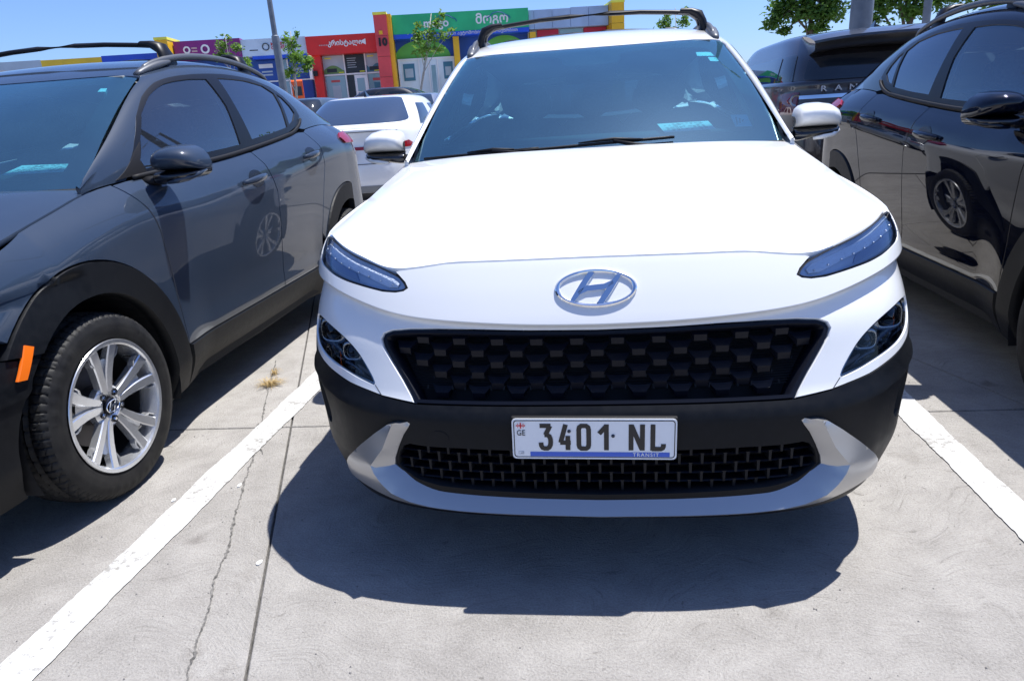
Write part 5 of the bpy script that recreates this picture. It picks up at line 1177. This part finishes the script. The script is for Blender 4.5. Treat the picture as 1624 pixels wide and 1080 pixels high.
# grey fascia
s_=shop('shop_unit','shop with grey panelled fascia beside the right yellow pillar')
fbox(s_,'wall',1.78,5.64,Z0,5.5,.30,9,'wall_white'); us=[1.78,2.04,2.92,3.80,4.68,5.64]
for i in range(5): fbox(s_,'fascia_panel',us[i]+.008,us[i+1]-.008,4.89,5.72+(.03 if i>2 else 0),-.3,.30,'panel_grey')
fbox(s_,'red_panel',2.22,3.26,Z0,4.87,.15,.3,'wall_red'); fbox(s_,'window',3.32,4.46,Z0,4.87,.2,.3,'shop_glass'); fbox(s_,'red_panel',4.52,5.62,Z0,4.87,.15,.3,'wall_red')

# kiosk, barriers
k=empty('payment_kiosk',(-13.5,30,gzf(30)),math.radians(20),'rounded orange kiosk standing before the blue shop front','kiosk'); mat('kiosk_orange',(.75,.10,.01),.35)
pts=[(-.20,0),(.25,0),(.25,1.75),(.2,1.95),(.05,2.05),(-.10,1.98),(-.14,1.6),(-.05,1.2),(-.14,1.0)]; MB().prism(pts,0,-.25,.25).build('shell','kiosk_orange',k); MB().box((0,-.13,1.55),(.36,.06,.4)).build('screen','poster_dark',k)
mat('rail_red',(.22,.03,.02),.5)
for (a,b,lab) in (((-10.9,27.5),(-8.2,28.1),'dark red handrail in front of the red shop'),((-6.6,25.0),(-4.9,25.4),'dark red handrail right of pillar 10')):
    r=empty('handrail',(0,0,0),0,lab,'railing','handrails before the shops'); za=gzf(a[1])+1.0; zb=gzf(b[1])+1.12
    MB().tube([(*a,za),(*b,zb)],.035,8).build('top_rail','rail_red',r)
    for q,z in ((a,za),(b,zb)): MB().tube([(*q,gzf(q[1])-.01),(*q,z)],.03,8).build('post','rail_red',r)
# ================================================================ poles
add_noise(mat('pole_grey',(.16,.18,.21),.5,.3),4,(.13,.15,.18),(.20,.22,.25))
def pole(x,y,r0,r1,h,step,label):
    o=empty('light_pole',(x,y,gzf(y)),0,label,'pole','lamp poles'); MB().lathe([(0,r0*1.05),(step,r0),(step+.02,r0*.72),(h,r1)],20,2).build('shaft','pole_grey',o,smooth=True,auto=40); MB().lathe([(0,r0*2),(.03,r0*2),(.03,r0*1.1)],16,2).build('base_plate','pole_grey',o)
    MB().tube([(0,0,h-.1),(.5,-.1,h+.15),(1.2,-.3,h+.2)],.04,8).build('arm','pole_grey',o,smooth=True); MB().box((1.5,-.36,h+.19),(.7,.28,.10),math.radians(-14),.03).build('lamp_head','pole_grey',o)
pole(-8.95,18,.105,.05,8.5,3.05,'slim tapering lamp pole in front of the pale shop sign'); pole(4.10,9.5,.155,.10,10,4.5,'thick grey lamp pole behind the brown off-road car'); pole(7.77,16,.085,.06,9,3.6,'thin grey pole behind the roof of the navy car')
# ================================================================ trees
def leafmat(name,c0,c1):
    m=mat(name,c0,.55); add_noise(m,2.2,c0,c1,coord='Object'); N,L,b=nodes(m); b.inputs['Transmission Weight'].default_value=0
    tr=N.new('ShaderNodeBsdfTranslucent'); tr.inputs[0].default_value=(*[min(1,v*1.9) for v in c1],1); mx=N.new('ShaderNodeMixShader'); mx.inputs[0].default_value=.32; out=[n for n in N if n.type=='OUTPUT_MATERIAL'][0]; L.new(b.outputs[0],mx.inputs[1]); L.new(tr.outputs[0],mx.inputs[2]); L.new(mx.outputs[0],out.inputs[0])
leafmat('leaf_light',(.05,.12,.012),(.13,.24,.03)); leafmat('leaf_mid',(.03,.085,.010),(.085,.17,.022)); leafmat('leaf_dark',(.022,.06,.012),(.06,.13,.022)); add_noise(mat('bark',(.10,.08,.06),.9),12,(.07,.055,.04),(.16,.13,.10),bump=.5); add_noise(mat('bark_pale',(.45,.43,.40),.9),12,(.36,.34,.31),(.50,.48,.45))
def leaf_crown(name,parent,clumps,n,size,material,seed):
    rg=np.random.default_rng(seed); V=[];F=[]
    w=np.array([c[3]*c[4]*c[5] for c in clumps])**.67; w/=w.sum()
    for ci,c in enumerate(clumps):
        for _ in range(int(n*w[ci])):
            d=rg.normal(0,1,3); d/=np.linalg.norm(d)+1e-9; r=rg.random()**.45; p=np.array(c[:3])+d*r*np.array(c[3:6])*(1+.28*rg.normal())
            u=rg.normal(0,1,3); u[2]*=.6; u/=np.linalg.norm(u); v=np.cross(u,rg.normal(0,1,3)); v/=np.linalg.norm(v)+1e-9; s=size*(.6+.8*rg.random()); k=len(V)
            V+= [p-u*s,p+v*s*.42,p+u*s,p-v*s*.42]; F.append((k,k+1,k+2,k+3))
    return mk(name,V,F,material,parent)
def branches(mb,base,top,r,tips):
    B=np.array(base,float);T=np.array(top,float); mid=(B+T)/2+np.array((.04,.02,0))*np.linalg.norm(T-B)*.3; mb.tube([B,mid,T],[r,r*.75,r*.4],8)
    for i,t in enumerate(tips):
        s=B+(T-B)*(.35+.55*((i*.37)%1)); t=np.array(t,float); mb.tube([s,(s+t)/2+np.array((0,0,.06*np.linalg.norm(t-s))),t],[r*.42,r*.28,r*.10],6)
def tree(x,y,base_off,clumps,n,size,leaf,bark,r,label,seed,lean=(0,0),group=None):
    z=gzf(y); o=empty('tree',(x+base_off,y,z),0,label,'tree','trees around the car park'); cl=[(c[0]-x-base_off,c[1],c[2]-z,*c[3:]) for c in clumps]; zt=max(c[2]+c[5]*.5 for c in cl); mb=MB(); cx=np.mean([c[0] for c in cl]); branches(mb,(0,0,-.02),(cx,0,zt),r,[c[:3] for c in cl]); mb.build('trunk',bark,o,smooth=True); leaf_crown('crown',o,cl,n,size,leaf,seed); return o
# clumps: x, dy, z, rx, ry, rz in place
tree(-5.9,24,-.75,[(-5.75,0,4.0,.30,.30,.38),(-6.25,.1,4.0,.25,.25,.30),(-6.05,-.1,3.55,.35,.3,.22),(-5.45,.1,4.40,.20,.2,.22),(-5.25,0,4.65,.13,.13,.14),(-5.25,-.1,3.95,.22,.2,.16),(-4.98,0,4.1,.16,.15,.10),(-5.5,.1,3.55,.24,.2,.14),(-6.2,.2,4.4,.14,.15,.15)],900,.075,'leaf_light','bark_pale',.035,'young leaning tree in front of the green fascia sign',11,group=None)
tree(-9.4,20,-.15,[(-9.35,0,3.65,.22,.22,.34),(-9.15,.1,3.95,.10,.1,.16),(-9.55,.1,3.85,.12,.1,.18),(-9.2,-.1,3.25,.30,.25,.25),(-8.9,.1,3.15,.22,.2,.20),(-9.5,0,2.85,.28,.25,.16),(-9.75,.1,2.8,.15,.15,.12),(-9.0,.1,2.95,.18,.18,.16)],900,.065,'leaf_light','bark_pale',.03,'young tree beside the slim lamp pole',12)
tree(-14.7,26,.0,[(-14.7,0,4.45,.25,.25,.25),(-14.45,.1,4.75,.10,.1,.14),(-14.85,.1,4.15,.28,.25,.2),(-14.15,0,4.35,.22,.2,.18),(-14.5,0,4.0,.3,.25,.2),(-13.8,0,3.75,.18,.18,.25),(-14.66,0,4.85,.06,.06,.06),(-15.05,0,4.0,.15,.15,.15)],800,.075,'leaf_light','bark_pale',.03,'young tree in front of the purple fascia sign',13)
tree(3.3,28,.2,[(2.95,0,4.15,.30,.25,.25),(3.05,.1,4.5,.16,.15,.15),(3.7,0,4.2,.25,.2,.25),(3.75,.1,4.65,.12,.12,.12),(3.3,0,3.85,.3,.25,.2)],700,.075,'leaf_light','bark_pale',.03,'young tree showing above the roof rack of the white car',14)
tree(6.4,20,.0,[(6.2,0,4.3,.8,.7,.5),(5.55,.2,3.55,.42,.4,.32),(5.25,-.1,3.2,.28,.3,.22),(6.1,0,3.45,.55,.5,.32),(6.9,.1,3.9,.65,.6,.55),(6.7,-.2,3.25,.45,.4,.25),(7.3,.2,4.4,.5,.5,.4),(5.6,.1,2.95,.22,.2,.14),(5.9,0,4.0,.5,.5,.4),(6.5,0,2.95,.3,.3,.14)],6500,.085,'leaf_mid','bark',.10,'broad leafy tree left of the thick grey pole',15)
tree(9.4,22,.0,[(8.8,0,3.7,.6,.5,.5),(9.6,.1,3.9,.8,.7,.5),(10.5,0,3.8,.7,.6,.5),(8.7,.2,3.2,.4,.4,.25),(9.9,-.1,3.35,.5,.5,.25),(11.4,.1,3.8,.7,.6,.4),(9.2,0,4.5,.8,.7,.4),(10.6,.1,4.6,.8,.7,.5),(12.1,0,3.5,.5,.5,.3)],6000,.085,'leaf_mid','bark',.13,'darker spreading tree right of the thick grey pole',16)
# ================================================================ other cars: ring lofts
mat('red_dark',(.10,.004,.006),.08,coat=1.); mat('car_glass',(.012,.016,.022),.04,coat=.6); mat('rear_glass_blue',(.035,.055,.10),.06,coat=.6); mat('car_black',(.012,.012,.013),.4); mat('bumper_grey',(.18,.19,.20),.5)
def ringsurf(rings,n,t_lin=True):
    R_=np.array(rings,float); T=np.arange(len(R_)); f=[Spl(T,R_[:,i]) if not t_lin else Lin(T,R_[:,i]) for i in range(4)]
    N_=Lin(T,R_[:,4]) if R_.shape[1]>4 else (lambda t: n+0*t)
    def S(a,t):
        a=np.asarray(a,float);t=np.asarray(t,float); z,y0,y1,hw=[g(t) for g in f]; nn=N_(t); c,s=np.cos(a),np.sin(a)
        return np.stack([hw*np.sign(c)*np.abs(c)**(2/nn),(y0+y1)/2+(y1-y0)/2*np.sign(s)*np.abs(s)**(2/nn),z],-1)
    return S
def ringmesh(name,S,t0,t1,nt,material,parent,na=96,cap=True):
    a=np.linspace(-math.pi/2,1.5*math.pi,na+1)[:-1]; rows=[S(a,np.full(na,t)) for t in np.linspace(t0,t1,nt)]; mb=MB().grid(np.array(rows),True)
    if cap: mb.F.append(tuple(range(len(mb.V)-na,len(mb.V))))
    return mb.build(name,material,parent,smooth=True,auto=35)
def simple_wheels(root,W,L,r=.32,f=.85,b=.85):
    for sx in (-1,1):
        for y in (b,L-f):
            w=empty('wheel',(sx*(W-.11),y,r)); w.parent=root; MB().lathe([(-.1,.2),(-.11,r*.9),(-.08,r),(.08,r),(.11,r*.9),(.1,.2)],32).build('tyre','tyre',w,smooth=True,auto=40); mb=MB().lathe([(.08,.0),(.085,.06),(.07,.2),(.1,.215)],32)
            mb.build('rim','alloy',w,smooth=True,auto=40); w.rotation_euler=(0,0,0 if sx>0 else math.pi)
def car(name,loc,rz,paintn,label,body,green,nb=5,ng=4.5,glass_='car_glass',L=4.6,W=.9,rear=(.12,.86),windows=True):
    """car whose tail is at local y = 0; body/green are ring lists (z, y0, y1, half width[, exponent])"""
    r=empty(name,loc,rz,label,'car','cars parked in the farther rows'); B=ringsurf(body,nb,False); Gs=ringsurf(green,ng,False)
    ringmesh('body',B,0,len(body)-1,40,paintn,r); ringmesh('roof',Gs,0,len(green)-1,24,paintn,r); simple_wheels(r,W,L)
    if windows:
        pi=math.pi
        panel('rear_window',[rear_loop(.90,.84,.42,2.5,ng)],Gs,glass_,r,off=.004,step=.07,thick=.006,estep=.03)
        panel('windshield',[rq([(pi/2-.85,.2),(pi/2+.85,.2),(pi/2+.75,1.8),(pi/2-.75,1.8)])],Gs,glass_,r,off=.004,step=.12,thick=.006)
        for c in (0,pi):
            for da,db in ((-.30,-.02),(.03,.50)): panel('side_window',[rq([(c+da,.22),(c+db,.22),(c+db*.93,1.7),(c+da*.93,1.7)])],Gs,'car_glass',r,off=.004,step=.10,thick=.006)
    return r,B,Gs
def rq(l,f=.07):
    out=[]; P=[np.array(q,float) for q in l]; n=len(P)
    for i in range(n):
        a,b,c=P[i-1],P[i],P[(i+1)%n]
        for t in np.linspace(0,1,6):
            la,lc=np.linalg.norm(a-b),np.linalg.norm(c-b); g=f*1.6*min(la,lc); u=b+(a-b)/la*g*(1-t); v=b+(c-b)/lc*g*t; out.append(tuple(u*(1-t)+v*t))
    return out
def ax(xf,n): return -math.pi/2+math.copysign(math.asin(min(1,abs(xf))**(n/2)),xf)
def rear_loop(x0,x1,t0,t1,n):
    l=dens(rq([(-x0,t0),(x0,t0),(x1,t1),(-x1,t1)],.09),.12); return [(ax(a,n),b) for a,b in l]
def fin(r,y,z,h=.075,material='gloss_black'):
    return MB().add([(-.02,y-.03,z),(.02,y-.03,z),(.02,y+.15,z-.005),(-.02,y+.15,z-.005),(0,y-.015,z+h),(0,y+.02,z+h)],[(0,1,2,3),(0,4,1),(1,4,5,2),(0,3,5,4),(2,5,3)]).build('antenna_fin',material,r)
# ---- white saloon, tail towards the camera
KY=5.6; kz=gzf(KY)
kb=[(.20,.10,4.45,.80),(.34,.015,4.52,.87),(.55,.0,4.55,.895),(.68,.02,4.55,.90),(.80,.045,4.53,.90),(.93,.055,4.48,.885),(1.015,.045,4.40,.855),(1.045,.085,4.25,.82),(1.062,.40,3.9,.74),(1.066,1.2,3.0,.4)]
kg=[(1.02,.34,3.42,.775),(1.20,.62,3.05,.72),(1.36,.95,2.72,.63),(1.425,1.22,2.45,.55),(1.45,1.6,2.2,.38),(1.455,1.8,2.0,.1)]
KIA,KB,KG=car('parked_car',(-2.98,KY,kz+.02),0,'white_paint','white saloon seen from behind between the grey and white crossovers',kb,kg,nb=4.2,ng=3.6,glass_='rear_glass_blue',L=4.55,W=.89)
pi=math.pi
def kp(name,l,m,off=.004,par=KIA,**kw): return panel(name,[l],KB,m,par,off=off,step=.06,thick=.006,**kw)
A0=-pi/2
tl=kp('light_bar',[(A0-.80,4.05),(A0-.30,4.02),(A0+.30,4.02),(A0+.80,4.05),(A0+.86,4.35),(A0+.78,4.62),(A0+.60,4.44),(A0+.30,4.30),(A0-.30,4.30),(A0-.60,4.44),(A0-.78,4.62),(A0-.86,4.35)],'red_lens',.008)
kp('lid_seam',[(A0-.62,5.80),(A0+.62,5.80),(A0+.62,5.90),(A0-.62,5.90)],'void_black',.003)
for sg in (-1,1): kp('lid_seam',[(A0+sg*.60,5.8),(A0+sg*.62,5.8),(A0+sg*.70,4.6),(A0+sg*.60,3.3),(A0+sg*.40,2.62),(A0+sg*.395,2.68),(A0+sg*.585,3.3),(A0+sg*.68,4.6)],'void_black',.003)
kp('lid_seam',[(A0-.40,2.62),(A0+.40,2.62),(A0+.40,2.68),(A0-.40,2.68)],'void_black',.003)
kp('bumper_insert',[(A0-.75,.85),(A0+.75,.85),(A0+.70,1.25),(A0-.70,1.25)],'bumper_grey',.006)
kp('diffuser',[(A0-.7,.2),(A0+.7,.2),(A0+.7,.82),(A0-.7,.82)],'car_black',.008)
text_obj('badge','KIΛ',.105,'chrome',KIA,(0,.035,.935),depth=.004,space=1.1)
npl=empty('number_plate',(.0,-.012,.755)); npl.parent=KIA; MB().box((0,.004,0),(.42,.012,.115),0,.004).build('plate_sheet','plate_white',npl); mb=MB(); 
for i,ch in enumerate('30'): mb=MB(); stroke_text(mb,ch,-.05+.07*i,-.028,.066,0,.011,-.004,wide=1.1); mb.build('plate_character','plate_black',npl,fix=False)
for i,ch in enumerate('ND'): mb=MB(); stroke_text(mb,ch,.085+.058*i,-.028,.066,0,.011,-.004,wide=1.1); mb.build('plate_character','plate_black',npl,fix=False)
MB().add([(-.17,-.004,-.05),(.19,-.004,-.05),(.19,-.004,-.038),(-.17,-.004,-.038)],[(0,1,2,3)]).build('plate_stripe','plate_blue',npl)
fin(KIA,1.30,1.425)
# ---- dark brown off-road car, tail towards the camera
RY=4.50; rz_=gzf(RY)
rb=[(.30,.10,4.70,.90),(.45,.02,4.80,.96),(.66,.0,4.82,.985),(.86,.02,4.82,.99),(1.08,.03,4.80,.985),(1.22,.05,4.70,.965),(1.30,.08,4.5,.93),(1.315,.3,4.2,.7)]
rg_=[(1.27,.06,3.75,.915,6),(1.38,.10,3.60,.895,6),(1.52,.20,3.40,.850,6),(1.66,.38,3.15,.790,5),(1.735,.60,2.95,.72,4),(1.765,1.1,2.5,.50,4),(1.77,1.6,2.0,.2,4)]
ROV,RB,RG_=car('parked_car',(2.78,RY,rz_),0,'brown_paint','dark brown off-road car seen from behind, lettered tailgate, behind the navy car',rb,rg_,nb=6,ng=6,L=4.8,W=.98,windows=False)
def rp(name,l,m,off=.006,surf=RG_,**kw): return panel(name,[l],surf,m,ROV,off=off,step=.06,thick=.008,**kw)
rp('rear_window',rear_loop(.86,.84,.22,1.9,6),'car_glass',estep=.03)
for c,sg in ((0,1),(pi,-1)):
    for da,db in ((-.64,-.30),(-.25,.12),(.17,.55)): rp('side_window',rq([(c+sg*da,.25),(c+sg*db,.25),(c+sg*db,2.1),(c+sg*da,2.1)]),'car_glass')
# roof spoiler
sp=MB()
rows=[]
for y,z,w in ((.62,1.742,.70),(.35,1.735,.745),(.08,1.705,.765),(-.05,1.665,.76),(-.055,1.645,.75),(.02,1.585,.73),(.22,1.56,.72)): rows.append([(w*s,y+.10*abs(s)**3,z-.035*abs(s)**3+.0*s) for s in np.linspace(-1,1,15)])
sp.grid(rows); sp.F.append(tuple(i*15 for i in range(len(rows)))); sp.F.append(tuple(i*15+14 for i in range(len(rows)))); sp.build('roof_spoiler','black_paint',ROV,smooth=True,auto=40)
rp('bright_strip',[(A0-.62,4.30),(A0+.62,4.30),(A0+.62,4.52),(A0-.62,4.52)],'chrome',.010,RB)
for sg in (-1,1):
    t=rp('tail_lamp',rq([(A0+sg*.64,3.6),(A0+sg*.98,3.6),(A0+sg*1.0,4.75),(A0+sg*.64,4.8)]),'red_dark',.008,RB)
    for q,rr in ((.70,.052),(.80,.030)):
        P=RB(np.array([A0+sg*q]),np.array([4.25]))[0]; o=MB().lathe([(-.02,rr*.7),(-.024,rr),(-.01,rr*1.05)],20,1).build('lamp_ring','dull_metal' if rr>.04 else 'red_lens',t); o.location=P+np.array((0,-.012,0))
rp('bumper',[(A0-1.0,.1),(A0+1.0,.1),(A0+1.0,1.7),(A0-1.0,1.7)],'car_black',.008,RB)
for i,(ch) in enumerate('RANGEROVER'):
    x=-.655+.130*i+(.05 if i>4 else 0); text_obj('badge_letter',ch,.066,'chrome',ROV,(x,.020,1.195),depth=.005,sx=1.45,bold=.001)
fin(ROV,.75,1.745,.07,'brown_paint')
npl=empty('number_plate',(0,-.01,.82)); npl.parent=ROV; MB().box((0,0,0),(.52,.012,.11),0,.004).build('plate_sheet','plate_white',npl)

# ---- cars farther back
def sedan(loc,rz,paintn,label,h=1.45,suv=False):
    k=h/1.45; b=[(.22,.1,4.4,.78),(.40,.0,4.5,.86),(.65,.0,4.52,.88),(.88*k,.05,4.45,.87),(1.0*k,.12,4.3,.83),(1.03*k,.5,3.9,.7)]
    g=[(.98*k,.30,3.4,.765),(1.16*k,.52,3.05,.71),(1.34*k,.90,2.7,.62),(1.42*k,1.25,2.4,.53),(1.45*k,1.7,2.1,.3)]
    if suv: g=[(.98*k,.12,3.4,.775),(1.16*k,.20,3.05,.73),(1.34*k,.38,2.7,.66),(1.42*k,.65,2.4,.57),(1.45*k,1.4,2.1,.3)]
    r,B_,G_=car('parked_car',loc,rz,paintn,label,b,g,nb=4.5,ng=4,L=4.5,W=.86)
    for sg in (-1,1): panel('tail_lamp',[[(A0+sg*.55,3.2),(A0+sg*.95,3.2),(A0+sg*.95,3.8),(A0+sg*.55,3.7)]],B_,'red_lens',r,off=.006,step=.08,thick=.006)
    return r
sedan((-5.3,9.3,gzf(9.3)),math.radians(4),'blue_grey_paint','blue grey hatchback roof showing behind the white saloon',1.46,True)
sedan((-3.9,11.6,gzf(11.6)),0,'silver_paint','silver car whose roof shows just above the white saloon',1.40)
sedan((-4.9,21.2,gzf(21.2)),math.radians(88),'black_paint','black saloon parked sideways before the red shop',1.46)
sedan((-1.9,16.5,gzf(16.5)),math.radians(3),'white_paint','white car behind the pillar of the white crossover',1.46)
